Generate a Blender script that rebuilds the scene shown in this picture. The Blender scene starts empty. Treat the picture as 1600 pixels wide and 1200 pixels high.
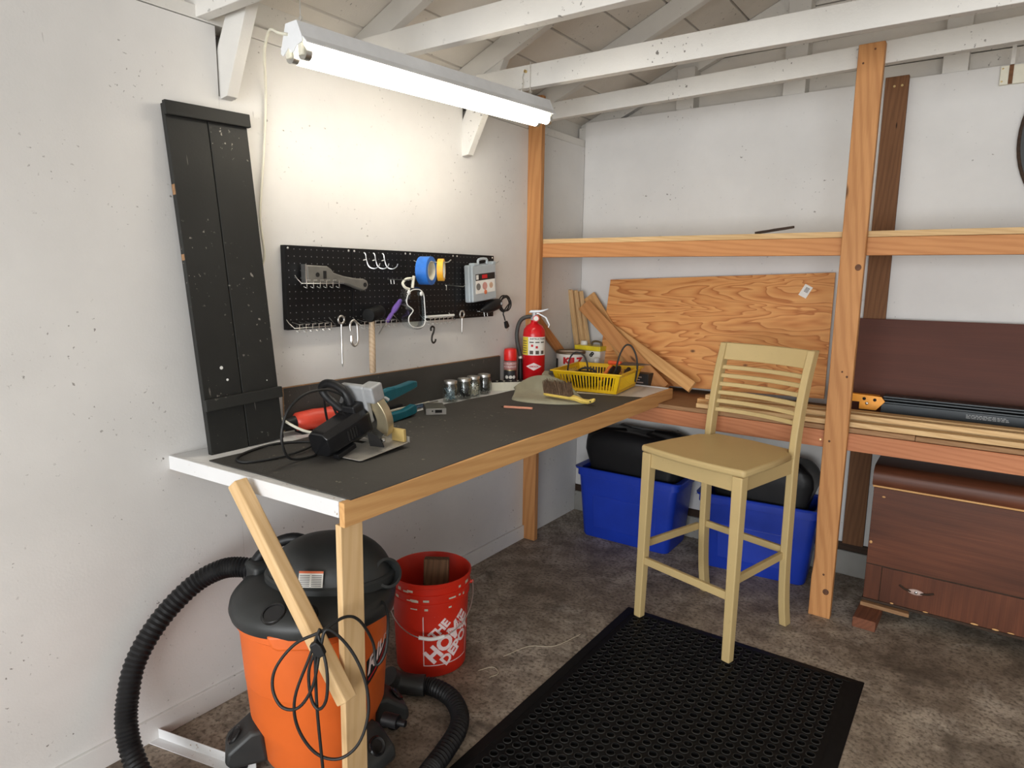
import bpy, bmesh, math, random
from mathutils import Vector as V, Matrix as M
random.seed(7)
scene = bpy.context.scene
COL = scene.collection

# ------------------------------------------------------------------ camera
cam_d = bpy.data.cameras.new('camera'); cam = bpy.data.objects.new('camera', cam_d); COL.objects.link(cam)
cam_d.sensor_width = 36.0; cam_d.lens = 23.36; cam_d.clip_start = 0.02
fw = V((-0.57053, 0.80546, -0.16038)).normalized(); rt = V((0.81481, 0.57960, 0.01230)).normalized(); up = rt.cross(fw).normalized()
cam.matrix_world = M(((rt.x, up.x, -fw.x, 2.0094), (rt.y, up.y, -fw.y, -3.5459), (rt.z, up.z, -fw.z, 1.46), (0, 0, 0, 1)))
scene.camera = cam

# ------------------------------------------------------------------ world, daylight, exposure
w = bpy.data.worlds.new('world'); scene.world = w; w.use_nodes = True
w.node_tree.nodes['Background'].inputs[0].default_value = (0.88, 0.94, 1.0, 1)
w.node_tree.nodes['Background'].inputs[1].default_value = 0.9
ld = bpy.data.lights.new('door_daylight', 'AREA'); ld.shape = 'RECTANGLE'; ld.size = 4.2; ld.size_y = 2.1
ld.energy = 205; ld.color = (0.955, 0.98, 1.0)
lo = bpy.data.objects.new('door_daylight', ld); COL.objects.link(lo)          # overcast daylight in the open garage door behind the camera
lo.location = (2.6, -7.35, 1.12); lo.rotation_euler = (math.radians(90), 0, 0)
scene.view_settings.view_transform = 'Standard'; scene.view_settings.look = 'None'
scene.view_settings.gamma = 1.0; scene.view_settings.use_curve_mapping = False
scene.view_settings.exposure = 0.30
TUBE = 11.0
try:
    scene.cycles.use_denoising = True; scene.cycles.max_bounces = 7; scene.cycles.adaptive_threshold = 0.02; scene.cycles.sample_clamp_indirect = 6.0
except Exception: pass

# ------------------------------------------------------------------ helpers
def srgb(r, g, b):
    f = lambda c: (c/255/12.92) if c/255 <= 0.04045 else ((c/255+0.055)/1.055)**2.4
    return (f(r), f(g), f(b), 1)
class MB:
    def __init__(s): s.v = []; s.f = []; s.mi = []
    def add(s, vs, fs, T=None, mi=0):
        n = len(s.v)
        s.v += [tuple(T @ V(p)) if T else tuple(p) for p in vs]
        s.f += [tuple(i+n for i in f) for f in fs]; s.mi += [mi]*len(fs); return s
    def box(s, x0, x1, y0, y1, z0, z1, T=None, mi=0):
        return s.add([(x0,y0,z0),(x1,y0,z0),(x1,y1,z0),(x0,y1,z0),(x0,y0,z1),(x1,y0,z1),(x1,y1,z1),(x0,y1,z1)],
                     [(0,3,2,1),(4,5,6,7),(0,1,5,4),(1,2,6,5),(2,3,7,6),(3,0,4,7)], T, mi)
    def prism(s, poly, h0, h1, ax='z', T=None, mi=0):
        n = len(poly)
        mk = {'z': lambda a, b, h: (a, b, h), 'x': lambda a, b, h: (h, a, b), 'y': lambda a, b, h: (a, h, b)}[ax]
        vs = [mk(a, b, h0) for a, b in poly] + [mk(a, b, h1) for a, b in poly]
        fs = [tuple(range(n-1, -1, -1)), tuple(range(n, 2*n))] + [(i, (i+1) % n, n+(i+1) % n, n+i) for i in range(n)]
        return s.add(vs, fs, T, mi)
    def rings(s, rings, closed=False, caps=True, T=None, mi=0):
        n = len(rings[0]); vs = [p for r in rings for p in r]; fs = []
        k = len(rings)
        for i in range(k if closed else k-1):
            a, b = i*n, ((i+1) % k)*n
            fs += [(a+j, a+(j+1) % n, b+(j+1) % n, b+j) for j in range(n)]
        if caps and not closed: fs += [tuple(range(n-1, -1, -1)), tuple(range((k-1)*n, k*n))]
        return s.add(vs, fs, T, mi)
    def cyl(s, p0, p1, r0, r1=None, n=16, T=None, mi=0, caps=True):
        p0, p1 = V(p0), V(p1); r1 = r0 if r1 is None else r1
        d = (p1-p0).normalized(); a = d.orthogonal().normalized(); b = d.cross(a)
        R = lambda p, r: [p+(a*math.cos(2*math.pi*i/n)+b*math.sin(2*math.pi*i/n))*r for i in range(n)]
        return s.rings([R(p0, r0), R(p1, r1)], False, caps, T, mi)
    def lathe(s, prof, n=24, o=(0,0,0), T=None, mi=0, caps=True):
        R = [[(o[0]+r*math.cos(2*math.pi*i/n), o[1]+r*math.sin(2*math.pi*i/n), o[2]+z) for i in range(n)] for r, z in prof]
        return s.rings(R, False, caps, T, mi)
    def tube(s, pts, r, n=8, closed=False, sub=4, T=None, mi=0, rad=None):
        P = spline(pts, sub, closed) if sub > 1 else [V(p) for p in pts]
        k = len(P); rings = []; a = None
        for i in range(k):
            d = ((P[(i+1) % k]-P[i-1]) if closed else (P[min(i+1, k-1)]-P[max(i-1, 0)])).normalized()
            if a is None: a = d.orthogonal().normalized()
            a = (a-d*a.dot(d)).normalized(); b = d.cross(a)
            rr = rad(i, k) if rad else r
            rings.append([P[i]+(a*math.cos(2*math.pi*j/n)+b*math.sin(2*math.pi*j/n))*rr for j in range(n)])
        return s.rings(rings, closed, True, T, mi)
    def ball(s, c, rx, ry=None, rz=None, n=12, m=8, T=None, mi=0):
        ry = ry or rx; rz = rz or rx
        R = [[(c[0]+rx*math.sin(t)*math.cos(2*math.pi*i/n), c[1]+ry*math.sin(t)*math.sin(2*math.pi*i/n), c[2]-rz*math.cos(t)) for i in range(n)]
             for t in [max(0.02, min(math.pi-0.02, math.pi*j/m)) for j in range(m+1)]]
        return s.rings(R, False, True, T, mi)
    def build(s, name, mat, parent=None, T=None, bevel=0, seg=2, smooth=None, label=None, kind=None, cat=None, group=None):
        me = bpy.data.meshes.new(name); me.from_pydata(s.v, [], s.f)
        bm = bmesh.new(); bm.from_mesh(me); bmesh.ops.recalc_face_normals(bm, faces=bm.faces); bm.to_mesh(me); bm.free()
        for m_ in (mat if isinstance(mat, (list, tuple)) else [mat]): me.materials.append(m_)
        if any(s.mi): me.polygons.foreach_set('material_index', s.mi)
        if smooth:
            me.polygons.foreach_set('use_smooth', [True]*len(me.polygons)); me.set_sharp_from_angle(angle=math.radians(smooth))
        o = bpy.data.objects.new(name, me); COL.objects.link(o)
        if T is not None: o.matrix_local = T
        if parent: o.parent = parent
        if bevel:
            b = o.modifiers.new('bevel', 'BEVEL'); b.width = bevel; b.segments = seg; b.limit_method = 'ANGLE'; b.angle_limit = math.radians(40)
        if label: o['label'] = label
        if kind: o['kind'] = kind
        if cat: o['category'] = cat
        if group: o['group'] = group
        return o
def spline(pts, sub=4, closed=False):
    P = [V(p) for p in pts]; n = len(P); out = []
    for i in range(n if closed else n-1):
        p1, p2 = P[i], P[(i+1) % n]
        p0 = P[i-1] if (closed or i > 0) else p1*2-p2
        p3 = P[(i+2) % n] if (closed or i+2 < n) else p2*2-p1
        for k in range(sub):
            t = k/sub
            out.append(0.5*((2*p1)+(p2-p0)*t+(2*p0-5*p1+4*p2-p3)*t*t+(3*p1-p0-3*p2+p3)*t**3))
    if not closed: out.append(P[-1])
    return out
def thing(name, label, cat, loc=(0,0,0), rz=0, group=None, kind=None, T=None):
    o = bpy.data.objects.new(name, None); COL.objects.link(o); o.empty_display_size = 0.05
    if T is not None: o.matrix_world = T
    else: o.location = loc; o.rotation_euler = (0, 0, rz)
    if label: o['label'] = label
    if cat: o['category'] = cat
    if group: o['group'] = group
    if kind: o['kind'] = kind
    return o
def frame(o, x, z):
    """matrix with origin o, local X along x, local Z near z"""
    x = V(x).normalized(); z = V(z); y = z.cross(x).normalized(); z = x.cross(y); o = V(o)
    return M(((x.x,y.x,z.x,o.x),(x.y,y.y,z.y,o.y),(x.z,y.z,z.z,o.z),(0,0,0,1)))
def board(name, p0, p1, face, w, t, mat, parent=None, bevel=0.002, **k):
    """a board from p0 to p1 (centre line of its face), 'face' = outward normal of the wide face, w wide, t thick (behind the face)"""
    p0, p1 = V(p0), V(p1); L = (p1-p0).length
    T = frame(p0, p1-p0, face)
    if parent is not None and parent.type == 'EMPTY': T = parent.matrix_basis.inverted() @ T
    return MB().box(0, L, -w/2, w/2, -t, 0).build(name, mat, parent, T, bevel, **k)
def text_mesh(txt, size=1.0, offset=0.0, shear=0.0, align='CENTER', cuts=0):
    cu = bpy.data.curves.new('txt', 'FONT'); cu.body = txt; cu.size = size; cu.offset = offset; cu.shear = shear
    cu.align_x = align; cu.align_y = 'CENTER'; cu.resolution_u = 3
    o = bpy.data.objects.new('txt', cu); COL.objects.link(o); bpy.context.view_layer.update()
    me = o.to_mesh(); bm = bmesh.new(); bm.from_mesh(me); o.to_mesh_clear()
    if cuts:
        bmesh.ops.triangulate(bm, faces=bm.faces); bmesh.ops.subdivide_edges(bm, edges=bm.edges, cuts=cuts, use_grid_fill=True)
    bm.verts.index_update()
    vs = [v.co.copy() for v in bm.verts]; fs = [tuple(v.index for v in f.verts) for f in bm.faces]; bm.free()
    bpy.data.objects.remove(o); bpy.data.curves.remove(cu)
    return vs, fs
def text(mb, txt, size, fn, offset=0.0, shear=0.0, cuts=0, mi=0, rot=0.0, at=(0,0), sx=1.0):
    vs, fs = text_mesh(txt, size, offset, shear, cuts=cuts); c, s_ = math.cos(rot), math.sin(rot)
    mb.add([fn(at[0]+c*p.x*sx-s_*p.y, at[1]+s_*p.x*sx+c*p.y) for p in vs], fs, None, mi); return mb
def patch(mb, fn, u0, u1, v0, v1, nu=8, nv=1, mi=0):
    vs = [fn(u0+(u1-u0)*i/nu, v0+(v1-v0)*j/nv) for j in range(nv+1) for i in range(nu+1)]
    mb.add(vs, [(j*(nu+1)+i, j*(nu+1)+i+1, (j+1)*(nu+1)+i+1, (j+1)*(nu+1)+i) for j in range(nv) for i in range(nu)], None, mi); return mb
def wrap(R, z0=0, a0=0.0, lift=0.0012, cx=0, cy=0, taper=None):
    """maps (u, v) in metres onto a cylinder of radius R, u = 0 at angle a0"""
    def fn(u, v):
        r = (taper(z0+v) if taper else R)+lift; a = a0+u/R
        return (cx+r*math.cos(a), cy+r*math.sin(a), z0+v)
    return fn

# ------------------------------------------------------------------ materials
class N:
    def __init__(s, name, rough=0.5, metal=0.0, spec=0.5):
        s.m = bpy.data.materials.new(name); s.m.use_nodes = True; s.t = s.m.node_tree; s.b = s.t.nodes['Principled BSDF']
        s.b.inputs['Roughness'].default_value = rough; s.b.inputs['Metallic'].default_value = metal; s.b.inputs['Specular IOR Level'].default_value = spec
    def n(s, typ, ins=None, **props):
        nd = s.t.nodes.new(typ)
        for k, v_ in props.items(): setattr(nd, k, v_)
        for k, v_ in (ins or {}).items():
            if hasattr(v_, 'is_output'): s.t.links.new(v_, nd.inputs[k])
            else: nd.inputs[k].default_value = v_
        return nd
    def link(s, a, b): s.t.links.new(a, b)
    def coords(s, scale=(1,1,1), rnd=True, rot=(0,0,0)):
        tc = s.n('ShaderNodeTexCoord').outputs['Object']
        if rnd:
            r = s.n('ShaderNodeObjectInfo').outputs['Random']
            ml = s.n('ShaderNodeMath', {0: r, 1: 37.0}, operation='MULTIPLY').outputs[0]
            tc = s.n('ShaderNodeVectorMath', {0: tc, 1: ml}, operation='ADD').outputs[0]
        return s.n('ShaderNodeMapping', {'Vector': tc, 'Scale': scale, 'Rotation': rot}).outputs[0]
    def noise(s, vec, scale, detail=4, rough=0.55, dist=0.0):
        return s.n('ShaderNodeTexNoise', {'Vector': vec, 'Scale': scale, 'Detail': detail, 'Roughness': rough, 'Distortion': dist}).outputs['Fac']
    def ramp(s, fac, stops, interp='LINEAR'):
        nd = s.n('ShaderNodeValToRGB', {'Fac': fac}); cr = nd.color_ramp; cr.interpolation = interp
        while len(cr.elements) < len(stops): cr.elements.new(0.5)
        for e, (p, c) in zip(cr.elements, stops): e.position = p; e.color = c if hasattr(c, '__len__') else (c, c, c, 1)
        return nd.outputs['Color']
    def mix(s, fac, a, b, mode='MIX'):
        nd = s.n('ShaderNodeMix', data_type='RGBA', blend_type=mode)
        for k, v_ in ((0, fac), (6, a), (7, b)):
            if hasattr(v_, 'is_output'): s.t.links.new(v_, nd.inputs[k])
            else: nd.inputs[k].default_value = v_
        return nd.outputs[2]
    def color(s, c):
        if hasattr(c, 'is_output'): s.t.links.new(c, s.b.inputs['Base Color'])
        else: s.b.inputs['Base Color'].default_value = c
        return s
    def bump(s, h, strength=0.3, dist=0.004):
        s.link(s.n('ShaderNodeBump', {'Height': h, 'Strength': strength, 'Distance': dist}).outputs[0], s.b.inputs['Normal']); return s
def plain(name, c, rough=0.5, metal=0.0, var=0.12, scale=30.0, bump=0.0, spec=0.5):
    k = N(name, rough, metal, spec); v_ = k.noise(k.coords(), scale, 3)
    lo_ = tuple(x*(1-var) for x in c[:3])+(1,); hi = tuple(min(1, x*(1+var)) for x in c[:3])+(1,)
    k.color(k.ramp(v_, [(0.3, lo_), (0.7, hi)]))
    if bump: k.bump(k.noise(k.coords(), scale*6, 2), bump)
    return k.m
def wood(name, light, dark, ring=9.0, rough=0.6, knots=0.0, fine=0.35, cross=22.0, var=0.16, wave=0.45):
    """grain runs along local X"""
    k = N(name, rough, 0, 0.3)
    lc = k.coords((0.35, 4.0, 4.0)); wv = k.n('ShaderNodeTexWave', {'Vector': lc, 'Scale': ring, 'Distortion': 7.0, 'Detail': 3.0, 'Detail Scale': 0.7}, bands_direction='DIAGONAL').outputs['Fac']
    fb = k.noise(k.coords((3.0, cross*9, cross*9)), 1.0, 4, 0.6)
    col = k.mix(k.ramp(wv, [(0.35, 0.0), (1.0, wave)]), light, dark)
    col = k.mix(k.ramp(fb, [(0.35, 0.0), (0.75, fine)]), col, dark)
    big = k.noise(k.coords((0.8, 3, 3)), 2.0, 2)
    col = k.mix(k.ramp(big, [(0.3, 0.0), (0.7, var*2)]), col, tuple(x*0.72 for x in dark[:3])+(1,))
    if knots:
        vo = k.n('ShaderNodeTexVoronoi', {'Vector': k.coords((2.2, 9, 9)), 'Scale': 1.3, 'Randomness': 1.0}).outputs['Distance']
        col = k.mix(k.ramp(vo, [(0.0, 1.0), (knots*0.5, 0.9), (knots, 0.0)]), col, tuple(x*0.28 for x in dark[:3])+(1,))
    k.color(col).bump(fb, 0.12, 0.002)
    return k.m
def painted(name, c, dirt, rough=0.6, amount=0.5, speck=True, rnd=True, var=0.06, bump=0.15):
    k = N(name, rough, 0, 0.3)
    big = k.noise(k.coords((1,1,1), rnd), 1.6, 5, 0.6)
    lo_ = tuple(x*(1-var*1.6) for x in c[:3])+(1,); hi = tuple(min(1, x*(1+var)) for x in c[:3])+(1,)
    col = k.ramp(big, [(0.3, lo_), (0.7, hi)])
    if speck:
        s1 = k.noise(k.coords((1,1,1), rnd), 62.0, 3, 0.5); s2 = k.noise(k.coords((1,1,1), rnd), 4.5, 2)
        m1 = k.ramp(s1, [(0.66, 0.0), (0.71, 1.0)]); m2 = k.ramp(s2, [(0.5, 0.0), (0.62, amount)])
        col = k.mix(k.n('ShaderNodeMath', {0: m1, 1: m2}, operation='MULTIPLY').outputs[0], col, dirt)
        s3 = k.noise(k.coords((3, 26, 5), rnd), 3.0, 2, 0.4); m3 = k.ramp(s3, [(0.76, 0.0), (0.79, 0.35*amount)])
        col = k.mix(m3, col, dirt)
    k.color(col).bump(k.noise(k.coords((1,1,1), rnd), 140.0, 3), bump, 0.002)
    return k.m
def metal(name, c, rough=0.35): return plain(name, c, rough, 1.0, 0.1, 60)
def glassy(name, c, rough=0.03, alpha=None, ior=1.45):
    """thin clear sheet: passes light straight on, mirrors at grazing angles"""
    k = N(name, rough); tr_ = k.n('ShaderNodeBsdfTransparent', {'Color': c}); gl = k.n('ShaderNodeBsdfGlossy', {'Color': (0.9, 0.92, 0.93, 1), 'Roughness': rough})
    lw = k.n('ShaderNodeLayerWeight', {'Blend': 0.32}).outputs['Facing']
    fc = k.n('ShaderNodeMath', {0: k.n('ShaderNodeMath', {0: lw, 1: 2.2}, operation='POWER').outputs[0], 1: 0.9, 2: 0.06}, operation='MULTIPLY_ADD').outputs[0]
    mx = k.n('ShaderNodeMixShader', {0: fc, 1: tr_.outputs[0], 2: gl.outputs[0]})
    k.link(mx.outputs[0], k.t.nodes['Material Output'].inputs['Surface'])
    return k.m
def emit(name, c, e):
    k = N(name); k.color(c); k.b.inputs['Emission Color'].default_value = c; k.b.inputs['Emission Strength'].default_value = e; return k.m

WALL = painted('wall_paint', srgb(222, 220, 217), srgb(92, 84, 76), 0.62, 0.75, rnd=False)
WHITEWOOD = painted('whitewashed_wood', srgb(222, 219, 213), srgb(70, 62, 55), 0.65, 0.8, var=0.08, bump=0.3)
ROOFB = painted('roof_board_paint', srgb(228, 222, 213), srgb(66, 58, 50), 0.75, 0.9, var=0.09, bump=0.4)
DARKGAP = plain('dark_felt', srgb(26, 24, 23), 0.9)
BENCHW = painted('bench_white_paint', srgb(226, 226, 226), srgb(150, 128, 98), 0.5, 0.8)
FIR = wood('fir', srgb(208, 148, 94), srgb(180, 114, 66), 7, 0.6, 0.0, 0.30)
FIRPOST = wood('fir_post', srgb(204, 148, 94), srgb(166, 108, 62), 5, 0.6, 0.10, 0.30)
REDFIR = wood('red_fir', srgb(200, 134, 94), srgb(172, 104, 68), 8, 0.6, 0.0, 0.35)
PINE = wood('pine', srgb(228, 194, 146), srgb(208, 168, 116), 6, 0.6, 0.05, 0.25)
PINE2 = wood('pine_board', srgb(222, 174, 116), srgb(194, 140, 84), 6, 0.6, 0.06, 0.28)
STRIP = wood('pale_strip', srgb(224, 190, 140), srgb(192, 150, 98), 10, 0.6, 0.0, 0.35)
DECK = wood('deck_board', srgb(170, 132, 96), srgb(134, 98, 66), 12, 0.75, 0.0, 0.5)
TREATED = wood('treated_wood', srgb(134, 94, 64), srgb(98, 67, 45), 8, 0.75, 0.05, 0.55)
DARKWOOD = wood('dark_plank', srgb(72, 54, 42), srgb(46, 36, 28), 8, 0.75, 0.0, 0.5)
MAHOG = wood('chest_veneer', srgb(112, 64, 42), srgb(66, 37, 25), 4, 0.42, 0.0, 0.5, 30, 0.35, 0.22)
MAHOG2 = wood('headboard_veneer', srgb(96, 54, 41), srgb(72, 40, 31), 3, 0.6, 0.0, 0.45, 34, 0.2, 0.1)
BLACKPAINT = painted('black_paint', (0.023, 0.023, 0.021, 1), srgb(150, 144, 136), 0.6, 1.0, var=0.25)
RUBBER = painted('rubber_sheet', (0.068, 0.064, 0.058, 1), srgb(176, 168, 150), 0.72, 0.5, var=0.18, bump=0.3)
MATBLK = plain('black_rubber', (0.0055, 0.0055, 0.0055, 1), 0.6, 0, 0.25, 40, spec=0.2)
BLK = plain('black_plastic', (0.009, 0.009, 0.010, 1), 0.45, 0, 0.15, spec=0.35)
BLKG = plain('gloss_black', (0.010, 0.010, 0.011, 1), 0.22, 0, 0.1)
CORD = plain('black_cord', (0.012, 0.012, 0.012, 1), 0.5)
GREYBLK = plain('charcoal_plastic', (0.026, 0.028, 0.028, 1), 0.48, 0, 0.2, 8, 0.1)
ORANGE = plain('orange_plastic', srgb(222, 104, 40), 0.5, 0, 0.06, 6, 0.08)
REDB = plain('red_bucket_plastic', srgb(208, 44, 24), 0.4, 0, 0.06, 8)
BLUE = plain('blue_tote_plastic', srgb(24, 58, 176), 0.42, 0, 0.08, 8)
TAN = painted('tan_paint', srgb(196, 172, 122), srgb(150, 128, 84), 0.42, 0.25, var=0.05, bump=0.05)
WHITE = plain('white_plastic', srgb(232, 232, 228), 0.4, 0, 0.04)
WIRE = metal('bright_wire', (0.80, 0.80, 0.78, 1), 0.3)
STEEL = metal('steel', (0.62, 0.62, 0.60, 1), 0.35)
CHROME = metal('chrome', (0.52, 0.52, 0.52, 1), 0.26)
GREYMET = plain('grey_cast_metal', srgb(176, 178, 180), 0.42, 0.35, 0.08)
BRASS = metal('brass', (0.75, 0.58, 0.28, 1), 0.35)
REDP = plain('red_paint', srgb(206, 22, 30), 0.26, 0, 0.04)
YEL = plain('yellow_plastic', srgb(234, 190, 20), 0.38, 0, 0.05)
CREAM = plain('cream_plastic', srgb(226, 222, 204), 0.5, 0, 0.05)
KHAKI = plain('khaki_plastic', srgb(158, 154, 132), 0.55, 0, 0.10, 14)
PAPER = plain('label_paper', srgb(236, 234, 228), 0.6, 0, 0.03)
TEAL = plain('teal_plastic', srgb(16, 104, 122), 0.38, 0, 0.10)
CLEAR = glassy('jar_glass', (0.97, 0.99, 0.98, 1))
CLEARP = glassy('clear_plastic', (0.93, 0.95, 0.96, 1), 0.12, ior=1.2)
INKK = plain('black_ink', (0.012, 0.012, 0.012, 1), 0.5)
INKR = plain('red_ink', srgb(196, 24, 34), 0.5)
INKW = plain('white_ink', srgb(240, 222, 222), 0.5)

# ------------------------------------------------------------------ setting: floor, walls
k = N('concrete', 0.72, 0, 0.35); cc = k.coords((1,1,1), False)
a1 = k.noise(cc, 1.7, 6, 0.62); a2 = k.noise(cc, 9.0, 6, 0.68); a3 = k.noise(cc, 70.0, 3, 0.6); a4 = k.noise(k.coords((1,1,1), False, (0,0,1.1)), 4.2, 5, 0.7, 0.6)
col = k.ramp(a1, [(0.32, srgb(134, 120, 104)), (0.5, srgb(176, 162, 145)), (0.68, srgb(206, 195, 180))])
col = k.mix(k.ramp(a2, [(0.40, 0.65), (0.60, 0.0)]), col, srgb(98, 85, 73))
a5 = k.noise(k.coords((1,1,1), False, (0,0,0.4)), 2.6, 4, 0.6, 0.8); col = k.mix(k.ramp(a5, [(0.60, 0.0), (0.70, 0.6)]), col, srgb(70, 60, 52))
col = k.mix(k.ramp(a4, [(0.60, 0.0), (0.68, 0.4)]), col, srgb(192, 183, 170))
col = k.mix(k.ramp(a3, [(0.34, 0.75), (0.52, 0.0)]), col, srgb(84, 73, 63))
k.color(col).bump(k.n('ShaderNodeMath', {0: a2, 1: a3}, operation='ADD').outputs[0], 0.35, 0.004)
k.link(k.ramp(a1, [(0.3, 0.55), (0.7, 0.8)]), k.b.inputs['Roughness'])
CONC = k.m
MB().box(-0.2, 5.3, -7.6, 0.3, -0.1, 0).build('floor', CONC, kind='structure')
FOOT = painted('footing_concrete', srgb(150, 148, 142), srgb(70, 66, 60), 0.8, 0.8, bump=0.5)

wl = thing('wall_left', None, None, (0,0,0), kind='structure')
MB().prism([(-7.4,0),(-2.302,0),(-2.302,2.203),(-7.4,2.19)], -0.012, 0.0, 'x').build('panel', WALL, wl, bevel=0.001)
MB().prism([(-2.302,0),(0,0),(0,2.206),(-1.082,2.203),(-1.082,2.07),(-1.118,2.005),(-1.118,2.205),(-2.245,2.203),(-2.245,2.0),(-2.302,2.0)], -0.012, -0.0005, 'x').build('panel', WALL, wl, bevel=0.001)
MB().box(-0.09, -0.004, -7.4, 0.09, 2.207, 2.246).build('top_plate', WHITEWOOD, wl, bevel=0.002)
MB().box(-0.09, -0.06, -7.4, 0.09, 2.248, 2.345).build('blocking', WHITEWOOD, wl, bevel=0.002)
MB().box(-0.16, -0.10, -7.4, 0.2, 0, 2.36).build('siding', ROOFB, wl)
for y in (-2.24, -1.075): MB().box(-0.098, -0.014, y, y+0.038, 0.1, 2.2).build('stud', WHITEWOOD, wl)
MB().box(0.0, 0.013, -7.4, -0.592, 0, 0.076).build('baseboard_left', WALL, kind='structure', bevel=0.002)

wb = thing('wall_back', None, None, (0,0,0), kind='structure')
MB().box(0, 5.2, 0, 0.012, 0.168, 2.343).build('panel', WALL, wb, bevel=0.001)
MB().box(0, 5.2, -0.004, 0.1, 0.126, 0.166).build('sill_plate', DARKWOOD, wb, bevel=0.002)
MB().box(0, 5.2, -0.012, 0.2, 0, 0.125).build('footing', FOOT, wb, bevel=0.006)
for x0, x1 in ((-0.05, 0.02), (0.542, 0.637), (1.088, 1.19), (1.746, 1.84), (2.36, 2.45), (2.96, 3.05), (3.56, 3.65), (4.2, 4.3)):
    MB().box(x0, x1, 0.013, 0.1, 0.17, 2.34+0.40*min(x0, 5.2-x1)).build('stud', WHITEWOOD, wb, bevel=0.002)
z = 0.17; i = 0
zs = [0.17, 2.11, 2.272, 2.434, 2.596, 2.758, 2.92, 3.082, 3.244, 3.5]
for z0, z1 in zip(zs, zs[1:]):
    MB().box(-0.12, 5.3, 0.1, 0.118, z0+0.005, z1).build('siding_board', ROOFB, wb, bevel=0.002)
MB().box(-0.15, 5.35, 0.125, 0.15, 0, 3.6).build('siding_felt', DARKGAP, wb)
MB().box(1.520, 1.545, -0.007, -0.0005, 0.17, 2.35).build('trim_1', WALL, kind='structure', bevel=0.001)
# the parts of the garage behind and beside the camera: right wall and door head
MB().box(5.2, 5.3, -7.4, 0.2, 0, 2.35).build('wall_right', WALL, kind='structure')
MB().box(-0.1, 0.45, -7.5, -7.4, 0, 2.35).build('wall_front', WALL, kind='structure')
MB().box(0.45, 5.3, -7.5, -7.4, 2.2, 3.5).build('trim_2', WALL, kind='structure')

# roof: boards along y on rafters, slope 0.42
ce = thing('ceiling', None, None, (0,0,0), kind='structure')
SL = 0.42; ang = math.atan(SL); RZ = lambda x: 2.37+SL*x
x = -0.178*2
while x < 2.6:
    x1 = min(x+0.1690, 2.6); j = random.uniform(0, 0.003)
    MB().prism([(x, RZ(x)+j), (x1, RZ(x1)+j), (x1, RZ(x1)+j+0.02), (x, RZ(x)+j+0.02)], -7.4, 0.16, 'y').build('roof_board', ROOFB, ce, bevel=0.001)
    x += 0.178
MB().prism([(-0.4, RZ(-0.4)+0.026), (2.62, RZ(2.62)+0.026), (2.62, RZ(2.62)+0.04), (-0.4, RZ(-0.4)+0.04)], -7.4, 0.2, 'y').build('roof_felt', DARKGAP, ce)
MB().prism([(2.6, RZ(2.6)), (5.5, RZ(-0.3)), (5.5, RZ(-0.3)+0.04), (2.6, RZ(2.6)+0.04)], -7.4, 0.2, 'y').build('roof_slope', ROOFB, ce)
def rafter(y):
    MB().prism([(-0.2, RZ(-0.2)-0.095), (2.58, RZ(2.58)-0.095), (2.58, RZ(2.58)-0.001), (-0.2, RZ(-0.2)-0.001)], y, y+0.038, 'y').build('rafter', WHITEWOOD, ce, bevel=0.002)
def joist(y, za, zb, x0=-0.09, h=0.089):
    T = frame((x0, y, za), (5.2-x0, 0, zb-za), (0, 0, 1))
    MB().box(0, 5.2-x0, 0, 0.038, 0, h).build('joist', WHITEWOOD, ce, T, 0.002)
for y, za, zb in ((-6.6, 2.22, 2.22), (-6.0, 2.22, 2.22), (-5.4, 2.22, 2.22), (-4.8, 2.22, 2.22), (-4.2, 2.22, 2.22), (-3.6, 2.22, 2.22), (-2.97, 2.22, 2.22), (-2.36, 2.212, 2.20), (-1.738, 2.228, 2.20), (-1.165, 2.226, 2.185)):
    joist(y, za, zb); rafter(y+0.038)
joist(-0.59, 2.235, 2.325, 0.09, 0.08); rafter(-0.552)
rafter(0.055)
def knee(y):
    MB().prism([(-0.06, 1.985), (0.034, 1.998), (0.260, 2.43), (0.175, 2.43), (0.0, 2.15), (-0.06, 2.05)], y, y+0.038, 'y').build('knee_brace', WHITEWOOD, ce, bevel=0.002)
knee(-2.296); knee(-1.122)
def Wm(p): return p.matrix_basis.inverted()

# ------------------------------------------------------------------ storage rack along the back wall
rack = thing('storage_rack', 'wooden storage rack of fir posts, beams and shelves along the back wall', 'rack', (1.545, -0.55, 0))
w_ = Wm(rack)
# right post leans a little forward, nailed to the ceiling joist
def postmesh(x0, y0, x1, y1, h, wd, t, wane):
    mb = MB(); n = 26; rings = []
    for i in range(n+1):
        s = i/n; x = x0+(x1-x0)*s; y = y0+(y1-y0)*s
        l = wane*max(0, math.sin(s*9.0+1.2))*(1 if 0.08 < s < 0.42 else 0.12)
        rings.append([(x+l, y, h*s), (x+wd, y, h*s), (x+wd, y+t, h*s), (x, y+t, h*s), (x+l*0.3, y+t*0.4, h*s)])
    # local X along the post so that the grain runs along it
    R = [[(p[2], p[0]-x0, -(p[1]-y0)) for p in r] for r in rings]
    return mb.rings(R)
T = w_ @ M(((0,1,0,1.501),(0,0,-1,-0.54),(1,0,0,0.0),(0,0,0,1)))
postmesh(1.501, -0.54, 1.517, -0.628, 2.332, 0.089, 0.038, 0.012).build('post', FIRPOST, rack, T, 0.003, smooth=40)
KNOT = plain('knot_wood', srgb(96, 60, 36), 0.7, 0, 0.3, 60)
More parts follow.
